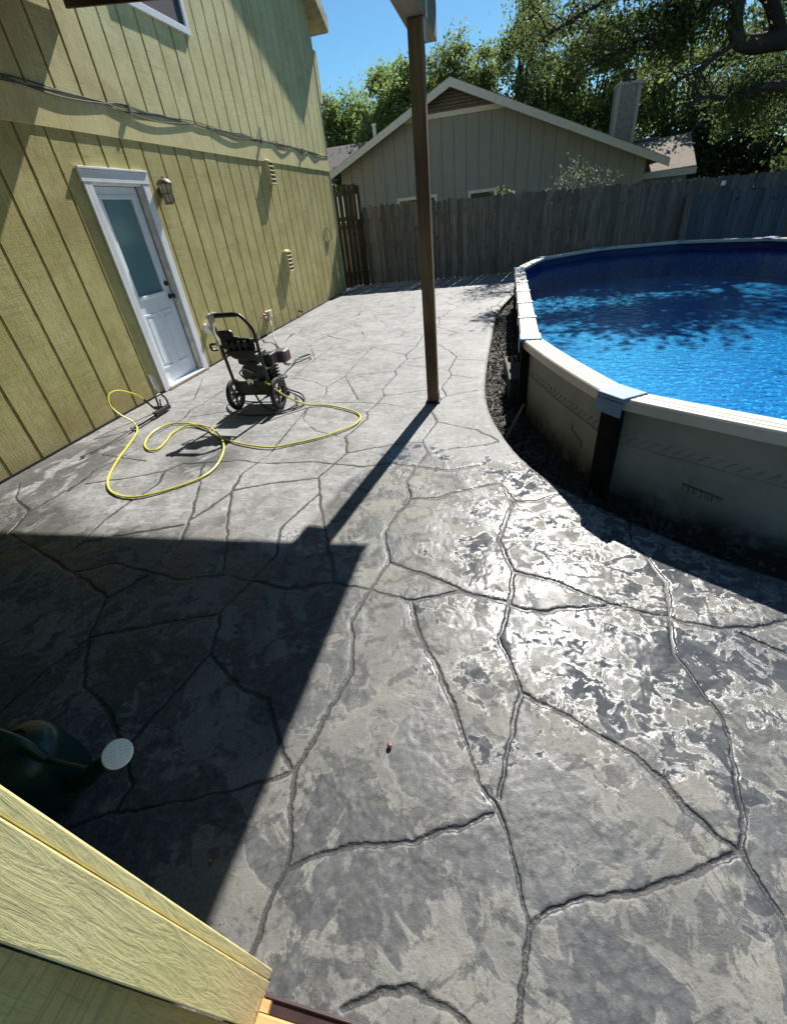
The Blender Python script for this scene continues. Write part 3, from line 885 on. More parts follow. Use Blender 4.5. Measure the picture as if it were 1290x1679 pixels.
o = thing('cable_loop', 'short loop of black wire hanging near the far corner of the yellow house', 'wire', (.01, 10.95, 1.2))
mb = MB(); mb.tube([(.008, 10.80, 1.36), (.03, 10.93, 1.345), (.05, 11.04, 1.27), (.045, 11.06, 1.17), (.02, 10.98, 1.13), (.015, 10.86, 1.20), (.012, 10.80, 1.33)], .007, 6, 6); mb.build('wire', M['hose_dark'], o, smooth=True)
MB().box((.004, 10.90, 1.09), (.03, 10.99, 1.15)).build('connector', M['beige_plastic'], o, bevel=.004)

o = thing('outlet_box', 'beige weatherproof outlet box low on the yellow wall behind the pressure washer', 'outlet box', (0, 7.32, .29))
MB().box((0, 7.25, .225), (.06, 7.40, .34)).build('box', M['beige_plastic'], o, bevel=.006)
MB().box((.06, 7.262, .24), (.085, 7.388, .352)).build('cover', M['beige_plastic'], o, bevel=.008)
o = thing('vent_cap', 'round white plastic vent cap low on the yellow wall right of the door', 'vent cap', (0, 5.56, .45))
mb = MB(); mb.lathe([(.055,0),(.06,.015),(.058,.05),(.045,.06),(.002,.062)], (0, 5.56, .455), (1,0,0), 20); mb.build('cap', M['white'], o, smooth=True)
o = thing('garden_tap', 'red handled garden tap low on the yellow wall', 'tap', (0, 7.10, .28))
mb = MB(); mb.tube([(0, 7.10, .28), (.07, 7.10, .285), (.10, 7.10, .27), (.11, 7.10, .235)], .014, 8, 4); mb.build('spout', M['alu'], o, smooth=True)
mb = MB(); mb.lathe([(.006,-.01),(.03,0),(.034,.012),(.03,.02),(.008,.024)], (.065, 7.10, .315), (.3,0,1), 14); mb.build('handle', M['red'], o, smooth=True)
o = thing('pipe_stub', 'tiny dark pipe end at the foot of the yellow wall near the far end', 'pipe', (0, 8.62, .1))
mb = MB(); mb.tube([(0, 8.62, .10), (.05, 8.62, .10), (.065, 8.62, .07)], .016, 8, 3); mb.build('pipe', M['dark_metal'], o, smooth=True)

# ------------------------------------------------------------------ patio cover
pc = thing('patio_cover', 'patio roof on a brown timber post with its shadow across the concrete', 'patio cover', (3.27, 3.93, 0))
MB().box((3.222, 3.895, .012), (3.318, 3.985, 2.46)).build('post', M['post'], pc, bevel=.004)
MB().box((3.205, 3.878, -.02), (3.335, 4.0, .012)).box((3.319, 3.90, .012), (3.325, 3.98, .09)).build('post_base', M['dark_metal'], pc)
MB().box((3.185, -2.0, 2.462), (3.335, 4.48, 2.66)).build('beam', M['beam'], pc, bevel=.004)
MB().box((3.320, 3.90, 2.36), (3.328, 3.975, 2.461)).box((3.336, 3.90, 2.461), (3.341, 3.975, 2.56)).build('post_bracket', M['alu'], pc)
def rz(x): return 3.375 - .117*x
A0, A1 = Vector((.03, 4.98, 0)), Vector((3.66, 4.68, 0))
mb = MB()
mb.prism([(A0.x, A0.y, rz(A0.x)-.07), (A1.x, A1.y, rz(A1.x)-.07), (A1.x, -2.5, rz(A1.x)-.07), (A0.x, -2.5, rz(A0.x)-.07)], (0, 0, .06))
mb.build('roof_deck', M['beam'], pc)
mb = MB()
mb.prism([(A0.x, A0.y+.002, rz(A0.x)-.13), (A1.x, A1.y+.002, rz(A1.x)-.13), (A1.x, A1.y+.002, rz(A1.x)-.005), (A0.x, A0.y+.002, rz(A0.x)-.005)], (0, .024, 0))
mb.build('fascia', M['maroon'], pc)
for y in np.arange(-1.8, 4.4, .61):
    MB().prism([(.04, y, rz(.04)-.17), (3.64, y, rz(3.64)-.17), (3.64, y, rz(3.64)-.072), (.04, y, rz(.04)-.072)], (0, .04, 0)).build('rafter', M['beam'], pc)

# ------------------------------------------------------------------ the doorway the picture is taken from
dw = thing('doorway', 'close yellow painted door casing with rough wood grain at the near corner', 'doorway', (3.38, .07, 0))
def leaning(x0, y0, x1, y1, z0, z1):
    k_ = lambda z: .042*(1 - z)
    pts = [(x0, y0 + k_(z0), z0), (x0, y1 + k_(z0), z0), (x0, y1 + k_(z1), z1), (x0, y0 + k_(z1), z1)]
    return MB().prism(pts, (x1-x0, 0, 0))
leaning(3.355, .021, 3.402, .0975, .006, 2.44).build('casing', M['casing'], dw, bevel=.002)
leaning(3.33, .0995, 3.3985, .1180, .004, 2.44).build('corner_board', M['casing'], dw, bevel=.0025)
leaning(3.30, -.7, 3.372, .0185, .05, 2.44).build('siding', M['siding_low'], dw)
MB().box((.03, -.06, 0), (3.30, .02, 2.44)).build('wall', M['siding_low'], dw)
mb = MB(); mb.box((3.404, -.06, -.004), (4.7, .088, .036)); mb.build('threshold', M['bare'], dw, bevel=.004)
mb = MB(); mb.box((3.404, .0895, -.006), (4.7, .120, .016)); mb.box((3.404, .112, .016), (4.7, .117, .022)); mb.build('sill_strip', M['maroon'], dw, bevel=.002)
MB().box((3.404, .09, .0165), (3.425, .110, .030)).build('wood_chip', M['bare'], dw)

# ------------------------------------------------------------------ fence
def ftop(x): return 1.70 - .028*max(0, x-.3) - .0035*max(0, x-5)**2*.5
FY = 12.62
fence = thing('timber_fence', 'long weathered grey brown board fence behind the pool', 'fence', (5, FY, 0))
mb = MB(); q = random.Random(4); x = .41
while x < 13.0:
    w = .138 + q.uniform(-.012, .008); t = ftop(x) + q.uniform(-.022, .022); yo = q.uniform(-.008, .008)
    tilt = q.uniform(-.008, .008)
    z0 = -.16
    pts = [(x, FY+yo, z0), (x+w, FY+yo, z0), (x+w+tilt, FY+yo, t-.03), (x+w-.03+tilt, FY+yo, t), (x+.03+tilt, FY+yo, t), (x+tilt, FY+yo, t-.03)]
    mb.prism(pts, (0, .018, 0)); x += w + q.uniform(.002, .009)
mb.build('boards', M['fence'], fence)
for z in (.25, .85, 1.35): MB().box((.3, FY+.03, z), (13, FY+.07, z+.085)).build('rail', M['fence'], fence)
for x in (.25, 2.65, 5.05, 7.45, 9.85, 12.25): MB().box((x, FY+.071, -.7), (x+.09, FY+.16, ftop(x)-.08)).build('post', M['fence'], fence)
o = thing('blue_fence_panel', 'lower blue grey board panel standing in front of the weathered fence', 'fence panel', (8.4, 12.4, 0))
mb = MB(); x = 7.66
while x < 9.4:
    w = .135 + q.uniform(-.01, .006); t = 1.20 - .02*(x-7.6) + q.uniform(-.015, .015)
    mb.box((x, 12.40, -.13), (x+w, 12.418, t)); x += w + .006
mb.build('boards', M['blue_fence'], o)
MB().box((7.53, 12.38, -.13), (7.65, 12.47, 1.22)).build('post', M['fence'], o)
MB().box((7.66, 12.42, .9), (9.4, 12.455, .99)).box((7.66, 12.42, .2), (9.4, 12.455, .29)).build('rail', M['blue_fence'], o)
tag(MB().box((8.17, FY-.035, 1.30), (8.25, FY-.012, 1.38)).build('white_plate', M['white'], None, bevel=.004), 'small white plate screwed to the top of the weathered fence', 'plate')
# gate between the house corner and the fence
gate = thing('garden_gate', 'dark weathered plank gate between the house corner and the board fence', 'gate', (.2, 12.2, 0))
ga, gb = Vector((-.55, 12.56, 0)), Vector((.30, 12.60, 0)); gd = (gb-ga).normalized(); gn = Vector((gd.y, -gd.x, 0))
mb = MB(); L = (gb-ga).length; s = 0
while s < L-.05:
    p = ga + gd*s; w = min(.115, L-s); t = 2.16 + q.uniform(-.03, .03)
    mb.prism([p + Vector((0,0,-.02)), p + gd*w + Vector((0,0,-.02)), p + gd*w + Vector((0,0,t)), p + Vector((0,0,t))], gn*-.018); s += w + .012
mb.build('boards', M['gate'], gate)
for z in (1.95, 1.44, 1.27, .25):
    MB().prism([ga + gn*.002 + Vector((0,0,z)), gb + gn*.002 + Vector((0,0,z)), gb + gn*.002 + Vector((0,0,z+.085)), ga + gn*.002 + Vector((0,0,z+.085))], gn*.035).build('rail', M['gate'], gate)
MB().box((.305, 12.52, -.05), (.40, 12.61, 2.12)).build('post', M['gate'], gate)
MB().box((.31, 12.485, 1.45), (.345, 12.518, 1.95)).build('latch_bar', M['jamb'], gate)

# ------------------------------------------------------------------ neighbour's house
NY = 19.0
nb = thing('neighbour_house', 'single storey tan sided house with a brown louvred gable behind the fence', 'house', (3, NY, 0))
pk, ll, rr_ = (1.99, 4.72), (-2.44, 2.76), (8.62, 2.03)
WL, WR = -2.0, 8.05
def gz(x):
    return pk[1] + (x-pk[0])*((ll[1]-pk[1])/(ll[0]-pk[0])) if x < pk[0] else pk[1] + (x-pk[0])*((rr_[1]-pk[1])/(rr_[0]-pk[0]))
V0 = 4.03
def cut(z, side):   # x where the rake reaches z
    return pk[0] + (z-pk[1])*((ll[0]-pk[0])/(ll[1]-pk[1])) if side < 0 else pk[0] + (z-pk[1])*((rr_[0]-pk[0])/(rr_[1]-pk[1]))
mb = MB()
mb.prism([(WL, NY, -.75), (WR, NY, -.75), (WR, NY, gz(WR)-.05), (pk[0], NY, pk[1]-.05), (WL, NY, gz(WL)-.05)], (0, 8, 0))
mb.build('wall', M['nbr'], nb)
mb = MB()
for s_, e in ((-1, ll), (1, rr_)):
    mb.prism([(e[0], NY-.45, e[1]), (pk[0], NY-.45, pk[1]), (pk[0], NY-.45, pk[1]+.05), (e[0], NY-.45, e[1]+.05)], (0, 9, 0))
nr = mb.build('roof', M['shingle_l'], nb)
mb = MB()
for e in (ll, rr_):
    mb.prism([(e[0], NY-.452, e[1]-.17), (pk[0], NY-.452, pk[1]-.19), (pk[0], NY-.452, pk[1]+.03), (e[0], NY-.452, e[1]+.03)], (0, -.035, 0))
mb.build('barge_board', M['nbr_trim'], nr)
mb = MB(); zz = V0 + .06
while zz < pk[1]-.12:
    a, b = cut(zz+.06, -1), cut(zz+.06, 1)
    if b - a > .1: mb.prism([(a, NY-.02, zz), (b, NY-.02, zz), (b, NY-.07, zz+.012), (a, NY-.07, zz+.012)], (0, .01, .05))
    zz += .085
mb.prism([(cut(V0, -1), NY-.012, V0), (cut(V0, 1), NY-.012, V0), (pk[0], NY-.012, pk[1]-.03)], (0, .008, 0))
mb.build('gable_vent', M['nbr_vent'], nb)
MB().box((cut(V0-.13, -1), NY-.04, V0-.13), (cut(V0-.13, 1), NY-.006, V0)).build('vent_trim', M['nbr_trim'], nb)
for (x0, x1, zt) in ((-.02, 1.42, 1.91), (2.50, 3.46, 1.88)):
    mb = MB(); w = .09
    mb.box((x0, NY-.03, zt-w), (x1, NY-.003, zt)); mb.box((x0, NY-.03, zt-1.3), (x0+w, NY-.003, zt-w)); mb.box((x1-w, NY-.03, zt-1.3), (x1, NY-.003, zt-w)); mb.box((x0+w, NY-.03, zt-1.3), (x1-w, NY-.003, zt-1.3+w))
    wf = mb.build('window', M['nbr_trim'], nb)
    MB().box((x0+w, NY-.012, zt-1.3+w), (x1-w, NY-.004, zt-w)).build('pane', M['nbr_glass'], wf)
MB().box((WR-.01, NY-.01, gz(WR)-.5), (WR+.03, NY+8, gz(WR)-.12)).build('eave_board', M['nbr_vent'], nb)
cy = 20.2
ch = MB().box((7.12, cy, 1.5), (7.80, cy+.7, 4.12)).build('chimney', M['chim'], nb)
mb = MB()
for xx in (7.105, 7.715): mb.box((xx, cy-.025, 2.4), (xx+.10, cy-.002, 4.12))
mb.box((7.09, cy-.03, 4.122), (7.83, cy+.73, 4.19)); mb.build('chimney_trim', M['nbr_vent_trim'], ch)
MB().box((7.28, cy+.18, 4.192), (7.66, cy+.52, 4.45)).box((7.22, cy+.12, 4.452), (7.72, cy+.58, 4.49)).build('chimney_cap', M['dark_metal'], ch)
# wings whose roofs show left and right of the gable
mb = MB(); mb.prism([(8.1, 20.4, 1.72), (9.95, 20.4, 1.77), (10.35, 23.2, 2.82), (8.1, 23.2, 2.74)], (0, .03, .08)); mb.build('wing_roof', M['shingle_r'], nb)
mb = MB(); mb.box((8.1, 20.7, -.75), (9.8, 20.8, 1.72)); mb.build('wing_wall', M['nbr'], nb)
MB().box((8.1, 20.36, 1.62), (9.97, 20.395, 1.80)).build('wing_fascia', M['nbr_trim'], nb)
MB().box((8.2, 23.1, 2.83), (9.3, 23.3, 2.90)).build('ridge_cap', M['nbr_vent'], nb)
mb = MB(); mb.prism([(-6.0, 20.3, 2.75), (-1.9, 20.3, 2.75), (-1.9, 23.0, 3.97), (-6.0, 23.0, 3.97)], (0, .03, .08)); mb.build('wing_roof', M['shingle_l'], nb)
mb = MB(); mb.lathe([(.06,-1.0),(.06,.0),(.09,.01),(.09,.07),(.02,.08)], (-1.05, 20.8, 4.2), (0,0,1), 14); mb.build('vent_pipe', M['nbr_trim'], nb, smooth=True)

# ------------------------------------------------------------------ swimming pool
def pool_mats():
    t = NT('pool_rail')
    c = t.mix(t.step(t.noise(2.0, 5, .6), .4, .65), (.50,.475,.41), (.42,.395,.33))
    c = t.mix(t.math('MULTIPLY', t.step(t.noise(7, 6, .7), .58, .72), .6), c, (.27,.245,.195))
    M['rail'] = t.done(t.principled(c, .45, t.bump(t.noise(30, 3, .5), .08, .003), spec=.4))
    M['cap'] = simple('rail_cap', (.10,.19,.30), .6, .2, 8, .15)
    M['cap_pale'] = simple('rail_cap_pale', (.50,.56,.62), .5, .1, 8, .1)
    M['upright'] = simple('pool_upright', (.007,.007,.0065), .85, .3, spec=.12)
    t = NT('pool_wall')
    x = t.sep(t.coord())
    c = t.mix(t.step(t.noise(1.6, 6, .65), .35, .65), (.19,.19,.165), (.27,.268,.235))
    dirt = t.step(x[2], PIT_Z, .12, 1.0, 0.0)
    c = t.mix(t.math('MULTIPLY', dirt, t.step(t.noise(7, 5, .7), .3, .6)), c, (.05,.042,.03))
    c = t.mix(t.math('MULTIPLY', t.step(t.noise(14, 5, .6, t.mapping((1,1,.25))), .6, .75), .4), c, (.10,.09,.065))
    M['pool_wall'] = t.done(t.principled(c, .6, t.bump(t.noise(45, 4, .6), .25, .004), spec=.3))
    t = NT('pool_liner')
    x = t.sep(t.coord())
    cell = t.voronoi(52, None, 'F1', 'Color')
    bright = t.sep(cell)[0]
    sm = t.voronoi(95, None, 'F1', 'Distance')
    c = t.mix(bright, (.000,.19,.46), (.002,.33,.68))
    c = t.mix(t.step(sm, .15, .5, 0.0, .5), c, (.002,.11,.42))
    c = t.mix(t.math('GREATER_THAN', bright, .90), c, (.12,.62,.86))
    # printed border: navy with pale speckles
    dots = t.math('LESS_THAN', t.voronoi(26, t.mapping((1,1,1)), 'F1', 'Distance'), .16)
    bd = t.mix(dots, (.008,.022,.10), (.13,.16,.30))
    c = t.mix(t.step(x[2], .335, .340), c, bd)
    M['liner'] = t.done(t.principled(c, .4, None, spec=.3))
    t = NT('water')
    w1 = t.noise(11, 3, .5, t.mapping((1, 1.5, 1)), .4)
    w2 = t.noise(38, 3, .5)
    h = t.math('ADD', w1, t.math('MULTIPLY', w2, .25))
    nb = t.bump(h, .22, .02)
    tr = t.n('ShaderNodeBsdfTransparent'); tr.inputs[0].default_value = (.42, .86, .98, 1)
    gl = t.n('ShaderNodeBsdfGlossy'); gl.inputs['Roughness'].default_value = .03; gl.inputs[0].default_value = (.72,.86,1,1)
    t.put(gl.inputs['Normal'], nb)
    fr = t.n('ShaderNodeFresnel'); fr.inputs[0].default_value = 1.333; t.put(fr.inputs['Normal'], nb)
    mx = t.n('ShaderNodeMixShader'); t.put(mx.inputs[0], fr.outputs[0])
    t.t.links.new(tr.outputs[0], mx.inputs[1]); t.t.links.new(gl.outputs[0], mx.inputs[2])
    M['water'] = t.done(mx.outputs[0])
    M['rust'] = simple('rust', (.12,.035,.012), .9, .4, 60, .3)
pool_mats()
WZ, FLOOR, RIM = .375, -.06, .53
pool = thing('swimming_pool', 'oval above ground pool with pale rails and blue patterned liner', 'pool', (POOL_X, 6.2, 0))

def ring(o0, z0, o1, z1, n=50):
    a, b = oval(o0, n, z0), oval(o1, n, z1); m = len(a)
    mb = MB(); mb.add(a + b, [(i, (i+1) % m, m+(i+1) % m, m+i) for i in range(m)]); return mb
wall = ring(0, PIT_Z-.05, 0, .50).build('wall', M['pool_wall'], pool, smooth=True)
mb = ring(-.02, FLOOR, -.02, .50)
fl = oval(-.02, 50, FLOOR); mb.add(fl, [tuple(range(len(fl)))])
mb.build('liner', M['liner'], pool, smooth=True)
# embossed line and slanted motif running round the wall
mb = MB()
def on_oval(s, r_off):
    """arc-length position round the near end of the pool, s=0 where the left straight side meets it"""
    r = POOL_R
    if s < 0: return Vector((POOL_X - r - r_off, PY0 - s, 0)), Vector((-1, 0, 0))
    a = math.pi + s / r
    d = Vector((math.cos(a), math.sin(a), 0))
    return Vector((POOL_X, PY0, 0)) + d * (rad(a) + r_off), d
mb.tube([on_oval(s, .002)[0] + Vector((0,0,.245)) for s in np.arange(-4.5, 5.5, .08)], .005, 6)
s = .1
while s < 5.2:
    p0 = on_oval(s, .003)[0] + Vector((0,0,.262)); p1 = on_oval(s+.045, .003)[0] + Vector((0,0,.300))
    mb.tube([p0, p1], .004, 5); s += .062
mb.build('embossing', M['pool_wall'], wall, smooth=True)
# rust drips and scratches
mb = MB(); q = random.Random(12)
s0 = 1.87
for i in range(12):
    s = s0 + i*.017 + q.uniform(-.006,.006); L_ = q.uniform(.006, .05) * (1.2 if i < 7 else .7)
    p = on_oval(s, .0025)[0]; zt = .115 - i*.0018
    mb.tube([p + Vector((0,0,zt)), p + Vector((0,0,zt-L_))], q.uniform(.0010, .0026), 4)
mb.tube([on_oval(s0-.01+.01*i, .002)[0] + Vector((0,0,.118-i*.001)) for i in range(22)], [.0022 + .0016*abs(math.sin(i*1.7)) for i in range(22)], 5)
for (s, z, ds, dz) in ((.98, .12, .0, .05), (.98, .13, .16, -.035), (1.12, .09, .02, -.03), (2.62, .055, -.02, -.08), (3.0, .08, .09, .0)):
    MB().tube([on_oval(s, .002)[0] + Vector((0,0,z)), on_oval(s+ds, .002)[0] + Vector((0,0,z+dz))], .0022, 5).build('scratch', M['upright'], wall)
mb.build('rust_stain', M['rust'], wall)

nodes = []       # (point on the wall line, outward direction, kind)
r = POOL_R
for i in range(6): a = math.pi + math.pi*i/5*1.0; nodes.append((Vector((POOL_X + r*math.cos(a), PY0 + r*math.sin(a), 0)), Vector((math.cos(a), math.sin(a), 0)), 'arc'))
for i in range(1, 6): nodes.append((Vector((POOL_X + r, PY0 + (PY1-PY0)*i/6, 0)), Vector((1,0,0)), 'side'))
for i in range(6): a = math.pi*i/5; nodes.append((Vector((POOL_X + r*math.cos(a), PY1 + r*math.sin(a), 0)), Vector((math.cos(a), math.sin(a), 0)), 'arc'))
for i in range(1, 6): nodes.append((Vector((POOL_X - r, PY1 - (PY1-PY0)*i/6, 0)), Vector((-1,0,0)), 'side'))
# the corner nodes need mitred directions
PROF = [(.068,.468),(.068,.522),(.060,.530),(.034,.531),(.030,.527),(.024,.531),(-.004,.532),(-.008,.528),(-.014,.532),(-.044,.532),(-.048,.528),(-.054,.531),(-.080,.529),(-.086,.522),(-.086,.49)]
N = len(nodes)
for i in range(N):
    p, d, kd = nodes[i]; p2, d2, kd2 = nodes[(i+1) % N]
    mb = MB()
    arc = kd == 'arc' and kd2 == 'arc' and abs((d - d2).length) > .3
    ns = 8 if arc else 1; m = len(PROF); ring_v = []
    cc_ = p - d*POOL_R
    for q_ in range(ns+1):
        f = q_/ns
        if arc:
            dd_ = (d*(1-f) + d2*f).normalized(); pp_ = cc_ + dd_*rad(math.atan2(dd_.y, dd_.x))
        else: dd_ = (d*(1-f) + d2*f).normalized(); pp_ = p*(1-f) + p2*f
        ring_v += [pp_ + dd_*o_ + Vector((0,0,z)) for o_, z in PROF]
    fs = []
    for q_ in range(ns):
        fs += [(q_*m+j, q_*m+j+1, (q_+1)*m+j+1, (q_+1)*m+j) for j in range(m-1)] + [(q_*m, (q_+1)*m, (q_+1)*m+m-1, q_*m+m-1)]
    mb.add(ring_v, fs)
    mb.build('rail', M['rail'], pool)
for i in range(N):
    p, d, kd = nodes[i]; tdir = Vector((-d.y, d.x, 0))
    hw = .098 if kd == 'arc' else .034
    def bx(mb, r0, r1, t0, t1, z0, z1, taper=1.0):
        vs = []
        for z in (z0, z1):
            for (rr0, tt) in ((r0, t0), (r1, t0*taper), (r1, t1*taper), (r0, t1)):
                vs.append(p + d*rr0 + tdir*tt + Vector((0,0,z)))
        mb.add(vs, [(0,3,2,1),(4,5,6,7),(0,1,5,4),(1,2,6,5),(2,3,7,6),(3,0,4,7)]); return mb
    vis = (d.x < .5)
    mb = bx(MB(), -.094, .078, -hw*1.02, hw, .515, .541, .92)
    bx(mb, .0705, .082, -hw*.93, hw*.93, .43 if kd == 'arc' else .47, .5145)
    capo = mb.build('cap', M['cap'] if kd == 'arc' else M['cap_pale'], pool, bevel=.006)
    if vis:
        mb = MB(); bx(mb, .003, .062, -.058, .058, PIT_Z-.03, .466)
        mb.build('upright', M['upright'], pool, bevel=.006)
mb = MB(); w = oval(-.022, 50, WZ); mb.add(w, [tuple(range(len(w)))])
tag(mb.build('water', M['water']), kind='structure')
mb = MB(); mb.box((6.3, PY1+2.20, .40), (6.65, PY1+2.255, .44)); mb.build('skimmer_plate', M['cap_pale'], pool)

# pit between slab and pool: shredded mulch, blocks, wooden stake
q = np.random.RandomState(3)
L = []
for i in range(5200):
    y = q.uniform(2.0, 9.6)
    ex = np.interp(y, [p[1] for p in EDGE[::-1]], [p[0] for p in EDGE[::-1]])
    px = POOL_X - POOL_R if y > PY0 else POOL_X - math.sqrt(max(POOL_R**2 - (PY0-y)**2, 0))
    if px - ex < .03: continue
    x = q.uniform(ex+.005, px-.01)
    l = q.uniform(.012, .045); wv_ = q.uniform(.004, .010)
    a = q.uniform(0, 2*math.pi); el = q.uniform(-.5, .7)
    d = np.array([math.cos(a)*math.cos(el), math.sin(a)*math.cos(el), math.sin(el)])
    s_ = np.cross(d, [0,0,1]); s_ /= np.linalg.norm(s_)
    s_ = s_ + np.array([0,0,q.uniform(-.8,.8)]); s_ /= np.linalg.norm(s_)
    c = np.array([x, y, PIT_Z + q.uniform(.004, .045) + .03*math.sin(y*5)*math.sin(x*17)])
    L += [c - d*l - s_*wv_, c + d*l - s_*wv_*.6, c + d*l + s_*wv_*.6, c - d*l + s_*wv_]
tag(quads_mesh('mulch', np.array(L), M['mulch']), 'black shredded mulch lying in the trench beside the pool', 'mulch', kind='stuff')
q = np.random.RandomState(8); L = []
for i in range(260):
    s = q.uniform(.3, 4.2); p, d = on_oval(s, q.uniform(.01, .16)); c = np.array([p.x, p.y, PIT_Z + .008])
    a = q.uniform(0, 6.3); l = q.uniform(.008, .022); d_ = np.array([math.cos(a), math.sin(a), q.uniform(-.2,.4)]); e_ = np.array([-math.sin(a), math.cos(a), q.uniform(-.2,.3)])
    L += [c - d_*l, c + e_*l*.5, c + d_*l, c - e_*l*.5]
M['dry_leaf'] = simple('dry_leaf', (.13,.085,.04), .8, .5, 30)
tag(quads_mesh('leaf_litter', np.array(L), M['dry_leaf']), 'dry fallen leaves along the foot of the pool wall', 'leaf litter', kind='stuff')

def block(label, c, size, ang, tilt):
    t = thing('concrete_block', label, 'block', c, 'blocks in the trench by the pool')
    m_ = Matrix.Rotation(ang, 3, 'Z') @ Matrix.Rotation(tilt, 3, 'X')
    sx, sy, sz = size
    mb = MB(); x, y, z = c
    w_ = .03
    for a, b in (((-sx,-sy,0),(sx,-sy+w_,sz)), ((-sx,sy-w_,0),(sx,sy,sz)), ((-sx,-sy+w_,0),(-sx+w_,sy-w_,sz)), ((sx-w_,-sy+w_,0),(sx,sy-w_,sz)), ((-w_/2,-sy+w_,0),(w_/2,sy-w_,sz))):
        mb.box((x+a[0], y+a[1], z+a[2]), (x+b[0], y+b[1], z+b[2]), m_, c)
    mb.box((x-sx+w_, y-sy+w_, z+.002), (x+sx-w_, y+sy-w_, z+sz*.5), m_, c)
    mb.build('block', M['brick_block'], t, bevel=.004); return t
block('tilted grey concrete block in the trench against the pool, the farther one', (3.985, 4.95, PIT_Z+.01), (.075, .14, .17), .15, .25)
t = thing('black_cover', 'low dark rubber covered block beside the corner upright of the pool', 'cover', (4.0, 4.35, PIT_Z))
mb = MB(); mb.box((3.94, 4.10, PIT_Z), (4.08, 4.58, PIT_Z+.24), Matrix.Rotation(.06, 3, 'Z')); mb.build('body', M['dark_cloth'], t, bevel=.03)
MB().box((3.93, 4.08, PIT_Z+.242), (4.085, 4.60, PIT_Z+.27), Matrix.Rotation(.06, 3, 'Z')).build('lid', M['rubber'], t, bevel=.008)
t = thing('wooden_stake', 'thin wooden stake slanting from the trench up to the pool upright', 'stake', (3.95, 3.4, PIT_Z))
mb = MB(); mb.tube([(3.90, 3.20, PIT_Z+.02), (4.07, 3.66, .06)], .016, 4); mb.build('stake', M['threshold'], t)

# ------------------------------------------------------------------ pressure washer
pw = thing('pressure_washer', 'black petrol pressure washer on two spoked wheels standing on the patio', 'pressure washer', (1.54, 3.85, 0))
for x in (1.325, 1.785):
    sx = -1 if x < 1.5 else 1
    wh = MB()
    prof = [(.112,-.016),(.130,-.020),(.144,-.016),(.150,-.006),(.150,.006),(.144,.016),(.130,.020),(.112,.016),(.112,-.016)]
    c = (x, 3.81, .150)
    tyre = MB().lathe(prof, c, (1,0,0), 36, False).build('wheel', M['rubber'], pw, smooth=True)
    mb = MB(); mb.lathe([(.102,-.016),(.113,-.017),(.113,.017),(.102,.016),(.102,-.016)], c, (1,0,0), 36, False)
    mb.lathe([(.001,-.028),(.026,-.028),(.030,-.02),(.030,.02),(.026,.028),(.001,.028)], c, (1,0,0), 18, False)
    for kq in range(5):
        a = 2*math.pi*kq/5 + .5
        rot = Matrix.Rotation(a, 3, 'X')
        mb.box((x-.008, 3.81-.015, .150+.024), (x+.008, 3.81+.015, .150+.105), rot, c)
    mb.build('rim', M['rim'], tyre, smooth=False)
mb = MB()
mb.tube([(1.26, 3.81, .150), (1.82, 3.81, .150)], .010, 8)
mb.tube([(1.375, 3.81, .150), (1.375, 3.77, .30), (1.372, 3.75, .50), (1.365, 3.745, .70), (1.36, 3.742, .84), (1.372, 3.74, .876), (1.41, 3.738, .888), (1.60, 3.738, .886), (1.655, 3.738, .862), (1.71, 3.74, .79), (1.733, 3.742, .72), (1.735, 3.75, .50), (1.735, 3.77, .30), (1.735, 3.81, .150)], .0155, 10, 5)
mb.tube([(1.365, 3.745, .665), (1.733, 3.745, .665)], .011, 8)
mb.tube([(1.37, 3.75, .565), (1.735, 3.75, .565)], .011, 8)
mb.tube([(1.375, 3.78, .235), (1.375, 4.10, .215), (1.40, 4.20, .20), (1.55, 4.22, .20), (1.70, 4.20, .20), (1.735, 4.10, .215), (1.735, 3.78, .235)], .014, 8, 4)
mb.tube([(1.46, 4.20, .20), (1.45, 4.21, .04)], .013, 8); mb.tube([(1.66, 4.20, .20), (1.67, 4.21, .04)], .013, 8)
mb.build('frame', M['dark_metal'], pw, smooth=True)
for x in (1.45, 1.67): MB().lathe([(.012,0),(.028,.002),(.026,.04),(.012,.045)], (x, 4.21, .0), (0,0,1), 14).build('foot', M['rubber'], pw, smooth=True)
mb = MB(); mb.tube([(1.395, 3.738, .886), (1.42, 3.738, .888), (1.58, 3.738, .887), (1.605, 3.738, .884)], .021, 12); mb.build('grip', M['black'], pw, smooth=True)
# accessory panel
mb = MB()
mb.prism([(1.405,3.728,.655),(1.40,3.728,.755),(1.41,3.728,.768),(1.515,3.728,.768),(1.53,3.728,.755),(1.545,3.728,.715),(1.60,3.728,.70),(1.69,3.728,.69),(1.72,3.728,.68),(1.72,3.728,.60),(1.69,3.728,.56),(1.66,3.728,.525),(1.50,3.728,.515),(1.46,3.728,.54),(1.44,3.728,.60),(1.40,3.728,.62)], (0,-.022,0))
mb.box((1.435, 3.700, .735), (1.505, 3.7055, .742)); mb.box((1.45, 3.67, .56), (1.70, 3.705, .60)); mb.box((1.48, 3.69, .62), (1.68, 3.7055, .66))
panel = mb.build('panel', M['black'], pw, bevel=.004)
mb = MB()
for x in (1.47, 1.53, 1.59, 1.65): mb.lathe([(.010,0),(.010,.05),(.016,.055),(.016,.075),(.004,.078)], (x, 3.685, .60), (0,0,1), 10)
mb.build('nozzle', M['dark_metal'], panel, smooth=True)
mb = MB(); mb.tube([(1.335, 3.735, .655), (1.33, 3.70, .66), (1.30, 3.69, .655), (1.30, 3.70, .61), (1.33, 3.735, .60)], .011, 8, 4); mb.build('gun_hook', M['black'], pw, smooth=True)
